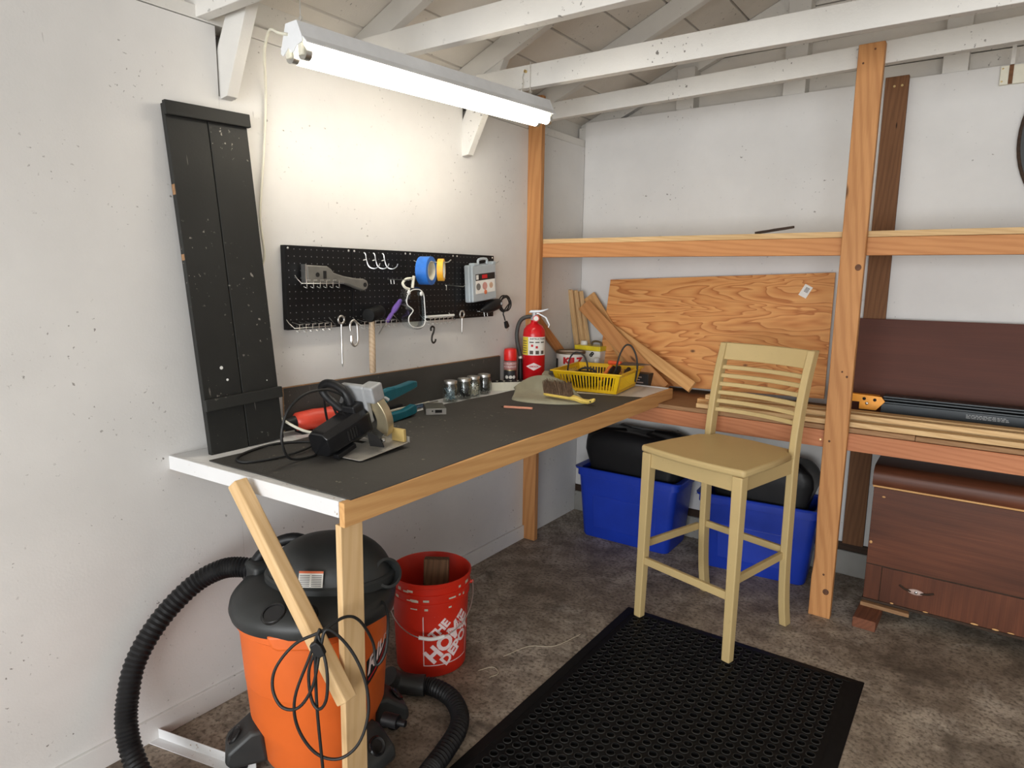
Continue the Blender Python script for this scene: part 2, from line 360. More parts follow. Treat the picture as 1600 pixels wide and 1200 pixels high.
for x, z, rr in ((1.581, 1.510, 0.013), (1.575, 1.072, 0.005), (1.556, 1.091, 0.004), (1.566, 0.123, 0.014), (1.552, 0.200, 0.005), (1.537, 2.264, 0.004), (1.574, 2.308, 0.004), (1.530, 0.795, 0.005)):
    MB().ball((x, -0.540-0.088*z/2.332-0.0002, z), rr*0.9, 0.0012, rr, T=w_).build('knot', KNOT, rack, smooth=60)
board('post', (0.041, -0.592, 0), (0.041, -0.592, 2.36), (0, -1, 0), 0.082, 0.032, FIRPOST, rack)
board('post', (2.95, -0.56, 0), (2.95, -0.56, 2.26), (0, -1, 0), 0.089, 0.028, FIRPOST, rack)
board('back_post', (1.588, -0.030, 0.17), (1.583, -0.030, 2.352), (0, -1, 0), 0.092, 0.028, TREATED, rack, label='dark brown pressure-treated back post')
board('shelf_beam', (0.0, -0.560, 1.594), (3.0, -0.560, 1.592), (0, -1, 0), 0.070, 0.036, FIR, rack)
MB().box(0.002, 3.0, -0.556, -0.001, 1.6292, 1.652, w_).build('shelf_board', STRIP, rack, bevel=0.001)
board('shelf_rail', (0.0, -0.531, 0.796), (3.0, -0.531, 0.793), (0, -1, 0), 0.074, 0.036, REDFIR, rack)
MB().box(0, 1.8285, -0.263, 0.263, 0, 0.020).build('deck_board', DECK, rack, w_ @ M.Translation((0.002, -0.264, 0.833)), 0.002)
MB().box(0, 1.168, -0.263, 0.263, 0, 0.018).build('deck_board', DECK, rack, w_ @ M.Translation((1.832, -0.264, 0.833)), 0.002)
DZ = 0.853
nail = MB()
for (x, y, z) in ((1.49, -0.534, 0.79),): nail.cyl((x, y, z), (x, y-0.004, z), 0.004, n=8)
for (x, z) in ((1.575, 2.31), (1.605, 2.31)): nail.cyl((x, -0.030, z), (x, -0.033, z), 0.005, n=8)
nail.build('screws', BRASS, rack, w_, kind='stuff')

# ------------------------------------------------------------------ workbench
BT = 0.90
bench = thing('workbench', 'long workbench with white top, pine front board and diagonal leg brace', 'workbench', (0.4, -1.45, 0))
b_ = Wm(bench)
MB().prism([(0.001,-2.518),(0.744,-2.482),(0.728,-0.352),(0.001,-0.352)], BT-0.018, BT, 'z', b_).build('bench_top', BENCHW, bench, bevel=0.001)
board('front_board', (0.766, -2.502, 0.868), (0.748, -0.345, 0.872), (1, 0, 0), 0.065, 0.019, PINE2, bench)
T = b_ @ frame((0.0005, -2.537, 0.879), (0.7455, 0.036, 0), (0, -1, 0))
MB().box(0, 0.744, -0.022, 0.022, -0.018, 0).build('side_board', BENCHW, bench, T, 0.002)
board('end_strip', (0.001, -0.347, 0.886), (0.726, -0.347, 0.886), (0, -1, 0), 0.036, 0.012, BENCHW, bench)
board('leg', (0.747, -2.466, 0), (0.747, -2.462, 0.836), (1, 0, 0), 0.072, 0.021, PINE, bench)
board('leg', (0.735, -0.60, 0), (0.735, -0.60, 0.81), (1, 0, 0), 0.07, 0.02, PINE, bench) if False else None
board('brace', (0.400, -2.578, 0.898), (0.785, -2.545, 0.385), (0.02, -1, 0), 0.042, 0.040, PINE, bench, bevel=0.004)
board('wall_cleat', (0.0, -2.50, 0.86), (0.0, -0.62, 0.86), (1, 0, 0), 0.04, -0.02, PINE2, bench)

# dark backsplash strip and rubber sheet
bs = thing('backsplash_strip', 'long dark rubber strip standing on edge against the wall below the pegboard', 'backsplash', (0.01, -1.48, BT))
MB().box(0.002, 0.010, -2.123, -0.835, BT+0.001, 1.060, Wm(bs)).build('backing_board', DECK, bs, bevel=0.001)
MB().box(0.0105, 0.014, -2.123, -0.835, BT+0.001, 1.057, Wm(bs)).build('rubber_face', RUBBER, bs)
pts = []
def edge(a, b, n, amp, ph):
    for i in range(n):
        t = i/n; pts.append((a[0]+(b[0]-a[0])*t+amp*math.sin(t*11+ph)*(b[1]-a[1]), a[1]+(b[1]-a[1])*t-amp*math.sin(t*11+ph)*(b[0]-a[0])))
edge((0.155,-2.495), (0.757,-2.476), 8, 0.004, 0); edge((0.757,-2.476), (0.742,-0.672), 30, 0.0025, 1.0)
edge((0.742,-0.672), (0.150,-0.86), 8, 0.004, 2); edge((0.150,-0.86), (0.126,-1.37), 8, 0.008, 0.5); edge((0.126,-1.37), (0.155,-2.495), 14, 0.006, 2.0)
MB().prism(pts, BT+0.0005, BT+0.0035, 'z').build('bench_mat', RUBBER, label='dark grey rubber sheet covering most of the white workbench top', cat='mat')
BM = BT+0.0036

# ------------------------------------------------------------------ leaning black board-and-batten panel
o0 = V((0.100, -2.323, BT+0.001)); upv = V((-0.076, -0.037, 1.05)).normalized(); T = frame(o0, (0, 1, 0.035), upv)
T = M.Translation(o0) @ T.to_3x3().to_4x4()
sp = thing('shutter_panel', 'tall black board-and-batten panel leaning on the wall at the near bench end', 'panel', T=T)
for x0, x1, h in ((-0.131, -0.0035, 1.048), (-0.0005, 0.131, 1.050)):
    MB().box(0, h, x0, x1, 0, 0.02).build('plank', BLACKPAINT, sp, M(((0,1,0,0),(0,0,1,0),(1,0,0,0.0),(0,0,0,1))), 0.002)
for z0, z1, e in ((1.012, 1.052, 0.136), (0.142, 0.178, 0.136)):
    MB().box(-e, e, -0.016, 0.0002, z0, z1).build('batten', BLACKPAINT, sp, bevel=0.002)
dots = MB()
for x, z, r in ((-0.062, 0.268, 0.0055), (-0.047, 0.228, 0.004), (0.092, 0.205, 0.002)): dots.cyl((x, -0.0006, z), (x, 0.002, z), r, n=12)
dots.build('bolt_holes', WHITE, sp, kind='stuff')
# paint chips along the left edge
ch = MB()
for z, h in ((0.79, 0.03), (0.60, 0.018)): ch.box(-0.1316, -0.1295, 0.001, 0.016, z, z+h)
ch.build('bare_edge', DECK, sp, kind='stuff')

# ------------------------------------------------------------------ bar stool
st = thing('bar_stool', 'tan painted wooden bar stool with horizontal back slats', 'stool', (1.190, -0.860, 0), math.radians(-15.6))
def bar(name, pts, wx, wy, parent=st, mat=TAN, bev=0.004):
    """square-section member following a polyline, local x/y section sizes"""
    R = [[(x-wx/2, y-wy/2, z), (x+wx/2, y-wy/2, z), (x+wx/2, y+wy/2, z), (x-wx/2, y+wy/2, z)] for x, y, z in pts]
    return MB().rings(R).build(name, mat, parent, bevel=bev, smooth=50)
MZ = 0.0135
for sx in (-1, 1):
    R = []
    for z, w0 in ((MZ if True else 0, 0.034), (0.743, 0.043)):
        x = sx*(0.218-0.006*(z > 0.1)); R.append([(x-w0/2, -0.235-w0/2+0.012*(z > .1), z), (x+w0/2, -0.235-w0/2+0.012*(z > .1), z), (x+w0/2, -0.235+w0/2+0.012*(z > .1), z), (x-w0/2, -0.235+w0/2+0.012*(z > .1), z)])
    MB().rings(R).build('leg', TAN, st, bevel=0.004)
    pr = [(sx*0.200, 0.222, 0.001), (sx*0.200, 0.197, 0.12), (sx*0.200, 0.182, 0.30), (sx*0.200, 0.180, 0.60), (sx*0.200, 0.182, 0.76), (sx*0.200, 0.198, 0.90), (sx*0.201, 0.228, 1.05), (sx*0.202, 0.268, 1.178)]
    bar('leg', [tuple(p) for p in spline(pr, 3)], 0.030, 0.045, bev=0.004)
# seat: rounded trapezoid, slightly dished
out = []
seat2 = [(-0.238, -0.245), (-0.12, -0.262), (0, -0.268), (0.12, -0.262), (0.238, -0.245), (0.243, -0.232), (0.238, -0.05), (0.222, 0.12), (0.184, 0.158), (0.178, 0.200), (0, 0.214), (-0.178, 0.200), (-0.184, 0.158), (-0.222, 0.12), (-0.238, -0.05), (-0.243, -0.232)]
MB().prism(seat2, 0.744, 0.772).build('seat', TAN, st, bevel=0.009, seg=3, smooth=50)
MB().box(-0.192, 0.192, -0.237, -0.217, 0.682, 0.743).build('apron', TAN, st, bevel=0.002)
MB().box(-0.182, 0.182, 0.165, 0.185, 0.694, 0.743).build('apron', TAN, st, bevel=0.002)
for sx in (-1, 1): MB().add(*[[(sx*0.222,-0.205,0.682),(sx*0.204,-0.205,0.682),(sx*0.190,0.165,0.682),(sx*0.208,0.165,0.682),(sx*0.222,-0.205,0.743),(sx*0.204,-0.205,0.743),(sx*0.190,0.165,0.743),(sx*0.208,0.165,0.743)],[(0,3,2,1),(4,5,6,7),(0,1,5,4),(1,2,6,5),(2,3,7,6),(3,0,4,7)]]).build('apron', TAN, st, bevel=0.002)
board('stretcher', (-0.205, -0.243, 0.272), (0.205, -0.243, 0.272), (0, -1, 0), 0.032, 0.018, TAN, None, 0.003).parent = st
for sx in (-1, 1): board('stretcher', (sx*0.222-0.009, -0.215, 0.325), (sx*0.208-0.009, 0.170, 0.325), (-1, 0, 0), 0.032, -0.018, TAN, None, 0.003).parent = st
board('stretcher', (-0.190, 0.172, 0.345), (0.190, 0.172, 0.345), (0, -1, 0), 0.030, 0.018, TAN, None, 0.003).parent = st
def bow(name, z0, z1, yb, depth, t):
    n = 10; R = []
    for i in range(n+1):
        x = -0.188+0.376*i/n; y = yb+depth*(1-(x/0.188)**2)
        ly = 0.24*(z1-z0)
        R.append([(x, y-t/2, z0), (x, y+t/2, z0), (x, y+t/2+ly, z1), (x, y-t/2+ly, z1)])
    MB().rings(R).build(name, TAN, st, bevel=0.003, smooth=60)
ybk = lambda z: 0.198+(z-0.90)*0.20 if z < 1.05 else 0.228+(z-1.05)*0.31
bow('top_rail', 1.104, 1.178, ybk(1.11)-0.004, 0.028, 0.020)
for i in range(6):
    z = 0.874+i*0.0375; bow('back_slat', z, z+0.018, ybk(z), 0.030, 0.012)

# ------------------------------------------------------------------ anti-fatigue mat
fm = thing('floor_mat', 'black rubber floor mat with rows of round drain holes under the stool', 'mat', (1.316, -1.72, 0))
f_ = Wm(fm); X0, X1, Y0, Y1 = 0.838, 1.785, -2.46, -0.968
MB().box(X0+0.03, X1-0.03, Y0+0.03, Y1-0.03, 0.0006, 0.003, f_).build('mat_base', MATBLK, fm)
bd = MB()
def ramp(o, i): bd.add([(*o[0],0.0005),(*o[1],0.0005),(*i[1],0.0005),(*i[0],0.0005),(*o[0],0.003),(*o[1],0.003),(*i[1],0.0125),(*i[0],0.0125)], [(0,3,2,1),(4,5,6,7),(0,1,5,4),(1,2,6,5),(2,3,7,6),(3,0,4,7)], f_)
e = 0.042; c4 = [(X0,Y0),(X1,Y0),(X1,Y1),(X0,Y1)]; i4 = [(X0+e,Y0+e),(X1-e,Y0+e),(X1-e,Y1-e),(X0+e,Y1-e)]
for q in range(4): ramp((c4[q], c4[(q+1) % 4]), (i4[q], i4[(q+1) % 4]))
bd.build('border', MATBLK, fm)
MATR = plain('worn_rubber', (0.030, 0.030, 0.028, 1), 0.5, 0, 0.35, 30)
rg = MB(); pt_ = 0.0360; nx = int((X1-X0-2*e)/pt_); ny = int((Y1-Y0-2*e)/pt_); ox = (X0+X1)/2-nx*pt_/2; oy = (Y0+Y1)/2-ny*pt_/2
K = 16; cs = [(math.cos(2*math.pi*j/K), math.sin(2*math.pi*j/K)) for j in range(K)]
sqr = [(c/max(abs(c), abs(s_)), s_/max(abs(c), abs(s_))) for c, s_ in cs]
for a in range(nx):
    for b in range(ny):
        cx, cy = ox+(a+0.5)*pt_, oy+(b+0.5)*pt_
        S0 = [(cx+u*pt_/2, cy+v*pt_/2, 0.0110) for u, v in sqr]
        C = [[(cx+r_*u, cy+r_*v, z) for u, v in cs] for r_, z in ((0.0146, 0.0110), (0.0143, 0.0130), (0.0127, 0.0130), (0.0123, 0.0034))]
        rg.rings([S0, C[0]], False, False, f_); rg.rings([C[0], C[1], C[2]], False, False, f_, 1); rg.rings([C[2], C[3]], False, False, f_)
rg.build('perforated_sheet', [MATBLK, MATR], fm, smooth=40, kind='stuff')
MB().prism([(X0+e, Y0+e), (X1-e, Y0+e), (X1-e, oy+0.0005), (X0+e, oy+0.0005)], 0.003, 0.0110, 'z', f_).prism([(X0+e, oy+ny*pt_-0.0005), (X1-e, oy+ny*pt_-0.0005), (X1-e, Y1-e), (X0+e, Y1-e)], 0.003, 0.0110, 'z', f_).prism([(X0+e, oy), (ox+0.0005, oy), (ox+0.0005, oy+ny*pt_), (X0+e, oy+ny*pt_)], 0.003, 0.0110, 'z', f_).prism([(ox+nx*pt_-0.0005, oy), (X1-e, oy), (X1-e, oy+ny*pt_), (ox+nx*pt_-0.0005, oy+ny*pt_)], 0.003, 0.0110, 'z', f_).build('margin', MATBLK, fm, kind='stuff')

# ------------------------------------------------------------------ blue totes with black bags
def tote(xc, yc, wd, dp, h, rz, label):
    t = thing('storage_tote', label, 'tote', (xc, yc, 0.0005), rz, 'blue totes under the rack')
    def rr(hw, hd, r, n=5):
        P = []
        for cx, cy, a in ((hw-r, hd-r, 0), (-hw+r, hd-r, 90), (-hw+r, -hd+r, 180), (hw-r, -hd+r, 270)):
            P += [(cx+r*math.cos(math.radians(a+90*i/n)), cy+r*math.sin(math.radians(a+90*i/n))) for i in range(n+1)]
        return P
    a, b = wd/2, dp/2
    prof = [(0.86, 0.90, 0.0), (0.88, 0.92, 0.01), (0.985, 0.985, h-0.05), (0.985, 0.985, h-0.048), (1.02, 1.02, h-0.046), (1.02, 1.02, h-0.012), (1.06, 1.06, h-0.010), (1.07, 1.07, h), (1.02, 1.02, h+0.002), (0.95, 0.95, h-0.004), (0.84, 0.86, 0.03)]
    MB().rings([[(x, y, z) for x, y in rr(a*u, b*v_, 0.035)] for u, v_, z in prof]).build('tub', BLUE, t, smooth=35)
    # raised panel on the front
    k0 = lambda z: -b*(0.92+0.065*z/(h-0.05))-0.003
    MB().add([(-a*0.62, k0(0.06), 0.06), (a*0.62, k0(0.06), 0.06), (a*0.66, k0(h*0.62), h*0.62), (-a*0.66, k0(h*0.62), h*0.62), (-a*0.62, k0(0.06)+0.012, 0.06), (a*0.62, k0(0.06)+0.012, 0.06), (a*0.66, k0(h*0.62)+0.012, h*0.62), (-a*0.66, k0(h*0.62)+0.012, h*0.62)],
             [(0,1,2,3),(4,7,6,5),(0,4,5,1),(1,5,6,2),(2,6,7,3),(3,7,4,0)]).build('front_panel', BLUE, t, bevel=0.004)
    return t
def superbag(name, c, hx, hy, hz, label, seed):
    rnd = random.Random(seed); n, m = 36, 16; R = []
    e1 = 0.34; sg = lambda v_, e_: math.copysign(abs(v_)**e_, v_)
    ph = [rnd.uniform(0, 6.28) for _ in range(8)]
    for j in range(m+1):
        t = -math.pi/2+math.pi*j/m; t = max(-1.55, min(1.55, t)); ring = []
        for i in range(n):
            a = 2*math.pi*i/n
            f = 1+0.018*math.sin(5*a+ph[0]+3*t)+0.013*math.sin(9*a+ph[1])+0.012*math.sin(7*t+ph[2]+2*a)
            z = c[2]+hz*f*sg(math.sin(t), e1); q = max(0, min(1, (z-0.33)/0.09)); q = 0.82+0.18*q*q*(3-2*q)
            ring.append((c[0]+hx*f*q*sg(math.cos(t), e1)*sg(math.cos(a), e1), c[1]+hy*min(f, 1.0)*q*sg(math.cos(t), e1)*sg(math.sin(a), e1), z))
        R.append(ring)
    return MB().rings(R).build(name, BLK, smooth=80, label=label, cat='bag')
tote(0.497, -0.195, 0.585, 0.300, 0.40, math.radians(1), 'blue plastic tote under the rack, the one nearer the left wall')
tote(1.176, -0.175, 0.555, 0.270, 0.385, math.radians(5.5), 'blue plastic tote under the rack, the one behind the bar stool')
superbag('fabric_bag', (0.505, -0.190, 0.330), 0.292, 0.134, 0.290, 'black fabric bag bulging out of the tote nearer the left wall', 3)
superbag('fabric_bag', (1.180, -0.174, 0.325), 0.255, 0.110, 0.265, 'black fabric bag bulging out of the tote behind the bar stool', 5)

# ------------------------------------------------------------------ cedar chest on wood blocks
chs = thing('cedar_chest', 'dark brown veneered wooden chest with rounded lid under the rack', 'chest', (2.3, -0.21, 0.066))
c_ = Wm(chs); CX0, CX1, CY0, CY1 = 1.692, 2.92, -0.385, -0.03
MB().box(CX0, CX1, CY0, CY1, 0.07, 0.583, c_).build('body', DARKWOOD, chs, bevel=0.003)
T = c_ @ frame((CX0+0.001, CY0-0.004, 0.41), (1, 0, 0.0), (0, -1, 0))
MB().box(0, CX1-CX0-0.002, -0.172, 0.172, -0.006, 0).build('front_panel', MAHOG, chs, T, 0.001)
T = c_ @ frame((CX0+0.064, CY0-0.005, 0.154), (0, 0, 1), (0, -1, 0))
MB().box(-0.078, 0.078, -(CX1-CX0-0.13), 0, -0.006, 0).build('drawer_front', MAHOG, chs, T, 0.001)
T = c_ @ frame((CX0+0.001, CY0-0.004, 0.154), (0, 0, 1), (0, -1, 0))
MB().box(-0.080, 0.080, -0.060, 0, -0.006, 0).build('corner_panel', MAHOG, chs, T, 0.001)
MB().box(CX0-0.004, CX1+0.004, CY0-0.008, CY1, 0.584, 0.592, c_).build('moulding', PINE2, chs, bevel=0.002)
R = []
prof = [(CY1, 0.593), (CY0-0.008, 0.593), (CY0-0.014, 0.605), (CY0-0.014, 0.62)]
for i in range(7):
    a = math.pi*(1-0.5*i/6); prof.append((CY0+0.040+0.054*math.cos(a), 0.632+0.044*math.sin(a)))
prof += [(CY0+0.2, 0.680), (CY1, 0.680)]
MB().prism([(p[0]-CY0, p[1]-0.593) for p in prof], 0, CX1-CX0+0.012, 'x').build('lid', MAHOG, chs, c_ @ M.Translation((CX0-0.006, CY0, 0.593)), smooth=40)
MB().box(CX0-0.004, CX1+0.004, CY0-0.012, CY1, 0.066, 0.078, c_).build('base_strip', DARKWOOD, chs, bevel=0.003)
hd = MB().ball((1.887, CY0-0.008, 0.157), 0.030, 0.006, 0.013, T=c_)
hh = hd.build('handle_plate', plain('old_ivory', srgb(186, 160, 150), 0.4), chs, smooth=60)
MB().ball((1.889, CY0-0.0145, 0.158), 0.006, 0.003, 0.006, T=c_).build('handle_screw', CHROME, chs, smooth=60)
MB().tube([(1.826, CY0-0.006, 0.172), (1.850, CY0-0.010, 0.160), (1.887, CY0-0.008, 0.156), (1.925, CY0-0.010, 0.158), (1.952, CY0-0.006, 0.168)], 0.0045, 6, T=c_).build('handle_bail', DARKWOOD, chs, smooth=60)
chips = MB()
for x, z, a, h in ((1.805, 0.083, 0.007, 0.004), (1.93, 0.082, 0.010, 0.003), (2.10, 0.084, 0.014, 0.004), (2.17, 0.083, 0.012, 0.004), (2.22, 0.084, 0.012, 0.003), (1.702, 0.335, 0.006, 0.007), (1.733, 0.545, 0.007, 0.004)):
    chips.ball((x, CY0-0.0120 if z < 0.09 else CY0-0.004, z), a, 0.0012, h, n=8, m=4, T=c_)
chips.build('veneer_chips', PINE2, chs, smooth=60, kind='stuff')
T = frame((1.681, -0.445, 0.0005), (0.03, 1, 0), (0, 0, 1))
blk = MB().box(-0.10, 0.10, -0.088, 0, 0, 0.046).build('wood_block', wood('cut_block', srgb(136, 86, 62), srgb(100, 62, 46), 6, 0.8, 0.0, 0.5), None, T, 0.004, label='reddish brown short wood block on the floor under the chest corner', cat='block')
T = frame((1.690, -0.36, 0.047), (1, -0.06, 0.0), (0, 0, 1))
MB().prism([(0, -0.055), (0.188, -0.050), (0.17, 0.05), (0.004, 0.055)], 0, 0.0175).build('wood_shim', DECK, None, T, 0.003, label='thin splintered wood slab between the block and the chest', cat='slab')
MB().box(2.72, 2.82, -0.40, -0.10, 0.0005, 0.065).build('wood_block', TREATED, None, None, 0.004, label='wood block under the far right end of the chest', cat='block')
# ------------------------------------------------------------------ fluorescent shop light
A = V((0.352, -2.288, 2.150)); B = V((0.402, -1.066, 2.190)); dy = (B-A).normalized(); LL = (B-A).length
dx = dy.cross(V((0,0,1))).normalized(); dz = dx.cross(dy)
T = M(((dx.x,dy.x,dz.x,A.x),(dx.y,dy.y,dz.y,A.y),(dx.z,dy.z,dz.z,A.z),(0,0,0,1)))
sl = thing('shop_light', 'white two-tube fluorescent shop light hanging over the workbench', 'light', T=T)
LW = plain('lamp_enamel', srgb(232, 234, 236), 0.35, 0, 0.03)
MB().prism([(-0.026, 0), (0.026, 0), (0.044, -0.042), (0.062, -0.060), (0.060, -0.063), (0.040, -0.046), (-0.040, -0.046), (-0.060, -0.063), (-0.062, -0.060), (-0.044, -0.042)], 0, LL, 'y').build('housing', LW, sl, bevel=0.001)
for y0, y1 in ((-0.003, 0.0), (LL, LL+0.003)):
    MB().prism([(-0.026, 0), (0.026, 0), (0.046, -0.045), (0.046, -0.058), (0.020, -0.064), (0.0, -0.080), (-0.020, -0.064), (-0.046, -0.082), (-0.056, -0.074), (-0.046, -0.045)], y0, y1, 'y').build('end_plate', LW, sl)
TUBEM = emit('tube_glow', (1.0, 0.925, 0.79, 1), TUBE)
for x in (-0.029, 0.029):
    MB().cyl((x, 0.026, -0.083), (x, LL-0.026, -0.083), 0.0185, n=20).build('tube', TUBEM, sl, smooth=40)
    for y0, y1 in ((0.008, 0.028), (LL-0.028, LL-0.008)):
        MB().cyl((x, y0, -0.083), (x, y1, -0.083), 0.0192, n=20).build('tube_cap', STEEL, sl, smooth=40)
    for y0, y1 in ((0.0, 0.010), (LL-0.010, LL)):
        MB().box(x-0.010, x+0.010, y0, y1, -0.090, -0.044).build('lamp_holder', CREAM, sl, bevel=0.003)
Ti = T.inverted()
def S_hook(p, h, name='hook'):
    x, y, z = p
    return MB().tube([(x+0.008, y, z-h*0.35), (x, y, z-h*0.5), (x-0.008, y, z-h*0.3), (x, y, z), (x+0.008, y, z+h*0.3), (x, y, z+h*0.5), (x-0.008, y, z+h*0.3)], 0.0016, 6, T=Ti).build(name, WIRE, sl, smooth=60)
MB().tube([(0.357, -2.262, 2.160), (0.357, -2.262, 2.3), (0.360, -2.262, 2.515)], 0.0016, 6, sub=1, T=Ti).build('hanger_wire', WIRE, sl)
S_hook((0.357, -2.262, 2.158), 0.028)
MB().tube([(0.398, -1.169, 2.195), (0.398, -1.169, 2.30), (0.398, -1.17, 2.318)], 0.0014, 6, sub=1, T=Ti).build('hanger_wire', WIRE, sl)
S_hook((0.398, -1.167, 2.196), 0.024)
MB().tube([(0.372, -1.172, 2.285), (0.366, -1.178, 2.262), (0.372, -1.180, 2.240), (0.364, -1.180, 2.215), (0.360, -1.178, 2.200)], 0.0016, 6, T=Ti).build('hook', WIRE, sl, smooth=60)
MB().cyl((0.374, -1.1655, 2.286), (0.374, -1.175, 2.286), 0.006, n=10, T=Ti).build('screw_eye', BRASS, sl)
lc = [(0.335, -2.292, 2.120), (0.300, -2.296, 2.130), (0.255, -2.285, 2.150), (0.200, -2.258, 2.155), (0.12, -2.216, 2.135), (0.05, -2.168, 2.090), (0.012, -2.143, 2.031), (0.010, -2.150, 1.931), (0.010, -2.167, 1.787), (0.010, -2.183, 1.662), (0.011, -2.182, 1.600), (0.013, -2.176, 1.516), (0.008, -2.190, 1.470), (0.008, -2.21, 1.42)]
MB().tube(lc, 0.0042, 8, T=Ti).build('power_cord', CREAM, sl, smooth=60)

# ------------------------------------------------------------------ pegboard and what hangs on it
PG = plain('pegboard_black', (0.007, 0.007, 0.008, 1), 0.5, 0, 0.2, 6, spec=0.25)
HOLE = plain('hole_grey', srgb(118, 118, 120), 0.6)
pb = thing('pegboard', 'black metal pegboard of four panels on the wall above the bench', 'pegboard', (0.012, -1.51, 1.262))
p_ = Wm(pb); ye = [-2.108, -1.811, -1.509, -1.207, -0.914]; XF = 0.028
for i in range(4):
    pn = MB().box(0.004, XF, ye[i]+0.0012, ye[i+1]-0.0012, 1.263, 1.556, p_).build('panel', PG, pb, bevel=0.0015)
    hm = MB(); n = 12; st_ = (ye[i+1]-ye[i])/12.2
    for a in range(n):
        for b in range(n):
            y = ye[i]+st_*(a+0.6); z = 1.2745+0.02445*b
            hm.add([(XF+0.0003, y+0.0021*math.cos(math.pi*q/3), z+0.0021*math.sin(math.pi*q/3)) for q in range(6)], [(0,1,2,3,4,5)], p_)
    hm.build('peg_holes', HOLE, pn, kind='stuff')
    for y in (ye[i]+0.014, ye[i+1]-0.014):
        MB().ball((XF+0.0005, y, 1.546), 0.0025, 0.0042, 0.0042, T=p_).build('screw', WIRE, pn, smooth=60)
def wires(name, label, cat, loc, tubes, r=0.0016, group=None, mat=WIRE, part='wire'):
    t = thing(name, label, cat, loc, group=group); i_ = Wm(t)
    for tb in tubes: MB().tube(tb, r, 6, sub=1, T=i_).build(part, mat, t, smooth=60)
    return t
def rack_wires(y0, y1, z, n, d=0.042):
    zt, zb = z+0.012, z-0.012
    tb = [[(XF+0.002, y0-0.002, zt+0.016), (XF+d*0.4, y0-0.003, zt+0.004), (XF+d, y0, zt-0.012), (XF+d, y1, zt-0.012), (XF+d*0.4, y1+0.003, zt+0.004), (XF+0.002, y1+0.002, zt+0.016)]]
    for i in range(n):
        y = y0+(y1-y0)*(i+0.75)/(n+0.5)
        tb.append([(XF+0.002, y, zt+0.006), (XF+d, y, zt), (XF+d, y, zb)]+[tuple(p) for p in spline([(XF+d, y, zb), (XF+d*0.7, y+0.010, zb-0.004), (XF+d*0.45, y+0.002, zb), (XF+d*0.7, y-0.004, zb+0.002)], 3)][1:])
        if i < n-1: tb.append([(XF+d, y, zt), (XF+d, y+(y1-y0)/(n+0.5)*0.55, zt)])
    return tb
g = 'wire tool racks along the bottom of the pegboard'
wires('wire_rack', 'chrome wire tool rack at the bottom left of the pegboard', 'tool rack', (XF, -1.96, 1.25), rack_wires(-2.110, -1.930, 1.272, 6), group=g)
wires('wire_rack', 'chrome wire tool rack at the bottom of the pegboard beside the mallet', 'tool rack', (XF, -1.67, 1.25), rack_wires(-1.812, -1.600, 1.268, 7), group=g)
wires('wire_rack', 'chrome wire tool rack at the bottom of the pegboard right of the goggles', 'tool rack', (XF, -1.32, 1.25), rack_wires(-1.440, -1.255, 1.264, 6), group=g)
wires('wire_rack', 'small chrome wire rack holding the grey scraper', 'tool rack', (XF, -1.97, 1.41), rack_wires(-2.068, -1.882, 1.425, 6, 0.035), group=g)
def jhook(y, label):
    wires('pegboard_hook', label, 'hook', (XF, y, 1.5), [[tuple(p) for p in spline([(XF-0.004, y-0.006, 1.543), (XF+0.004, y, 1.538), (XF+0.006, y+0.003, 1.515), (XF+0.012, y+0.010, 1.490), (XF+0.030, y+0.020, 1.482), (XF+0.048, y+0.026, 1.490), (XF+0.054, y+0.028, 1.502)], 4)],
          [(XF-0.002, y-0.008, 1.513), (XF+0.006, y+0.003, 1.516)]], 0.0022, 'J hooks on the pegboard')
jhook(-1.745, 'first from the left of three empty chrome J hooks on the pegboard'); jhook(-1.697, 'middle one of three empty chrome J hooks on the pegboard'); jhook(-1.649, 'last on the right of three empty chrome J hooks on the pegboard')
wires('pegboard_hook', 'empty straight chrome peg hook between the yellow tape and the organizer case', 'hook', (XF, -1.28, 1.417), [[(XF, -1.275, 1.417), (XF+0.104, -1.273, 1.412), (XF+0.118, -1.272, 1.421)], [(XF, -1.275, 1.417), (XF+0.008, -1.275, 1.412), (XF+0.008, -1.275, 1.394)]], 0.0018)
wires('pegboard_hook', 'chrome double peg hook left of the goggle strap', 'hook', (XF, -1.60, 1.44), [[(XF+0.002, -1.624, 1.441), (XF+0.115, -1.622, 1.439), (XF+0.130, -1.621, 1.448)], [(XF+0.003, -1.612, 1.441), (XF+0.006, -1.612, 1.422)], [(XF+0.003, -1.595, 1.441), (XF+0.006, -1.595, 1.422)], [(XF+0.003, -1.628, 1.441), (XF+0.003, -1.592, 1.441)]], 0.0018)
wires('pegboard_hook', 'chrome peg hook carrying the blue and yellow tape rolls', 'hook', (XF, -1.40, 1.515), [[(XF, -1.473, 1.519), (XF+0.010, -1.470, 1.5145), (XF+0.165, -1.462, 1.511), (XF+0.180, -1.460, 1.513), (XF+0.192, -1.458, 1.522)]], 0.0022)
wires('pegboard_hook', 'chrome peg hook carrying the clear organizer case', 'hook', (XF, -0.95, 1.51), [[(XF, -0.989, 1.523), (XF+0.07, -0.987, 1.519), (XF+0.084, -0.986, 1.528)]], 0.0018)
wires('pegboard_hook', 'chrome prongs holding the black rotary tool', 'hook', (XF, -1.02, 1.29), [[(XF, -1.045, 1.292), (XF+0.03, -1.03, 1.290), (XF+0.034, -1.03, 1.268)], [(XF, -1.02, 1.292), (XF+0.03, -1.006, 1.290), (XF+0.034, -1.006, 1.268)]], 0.0018)

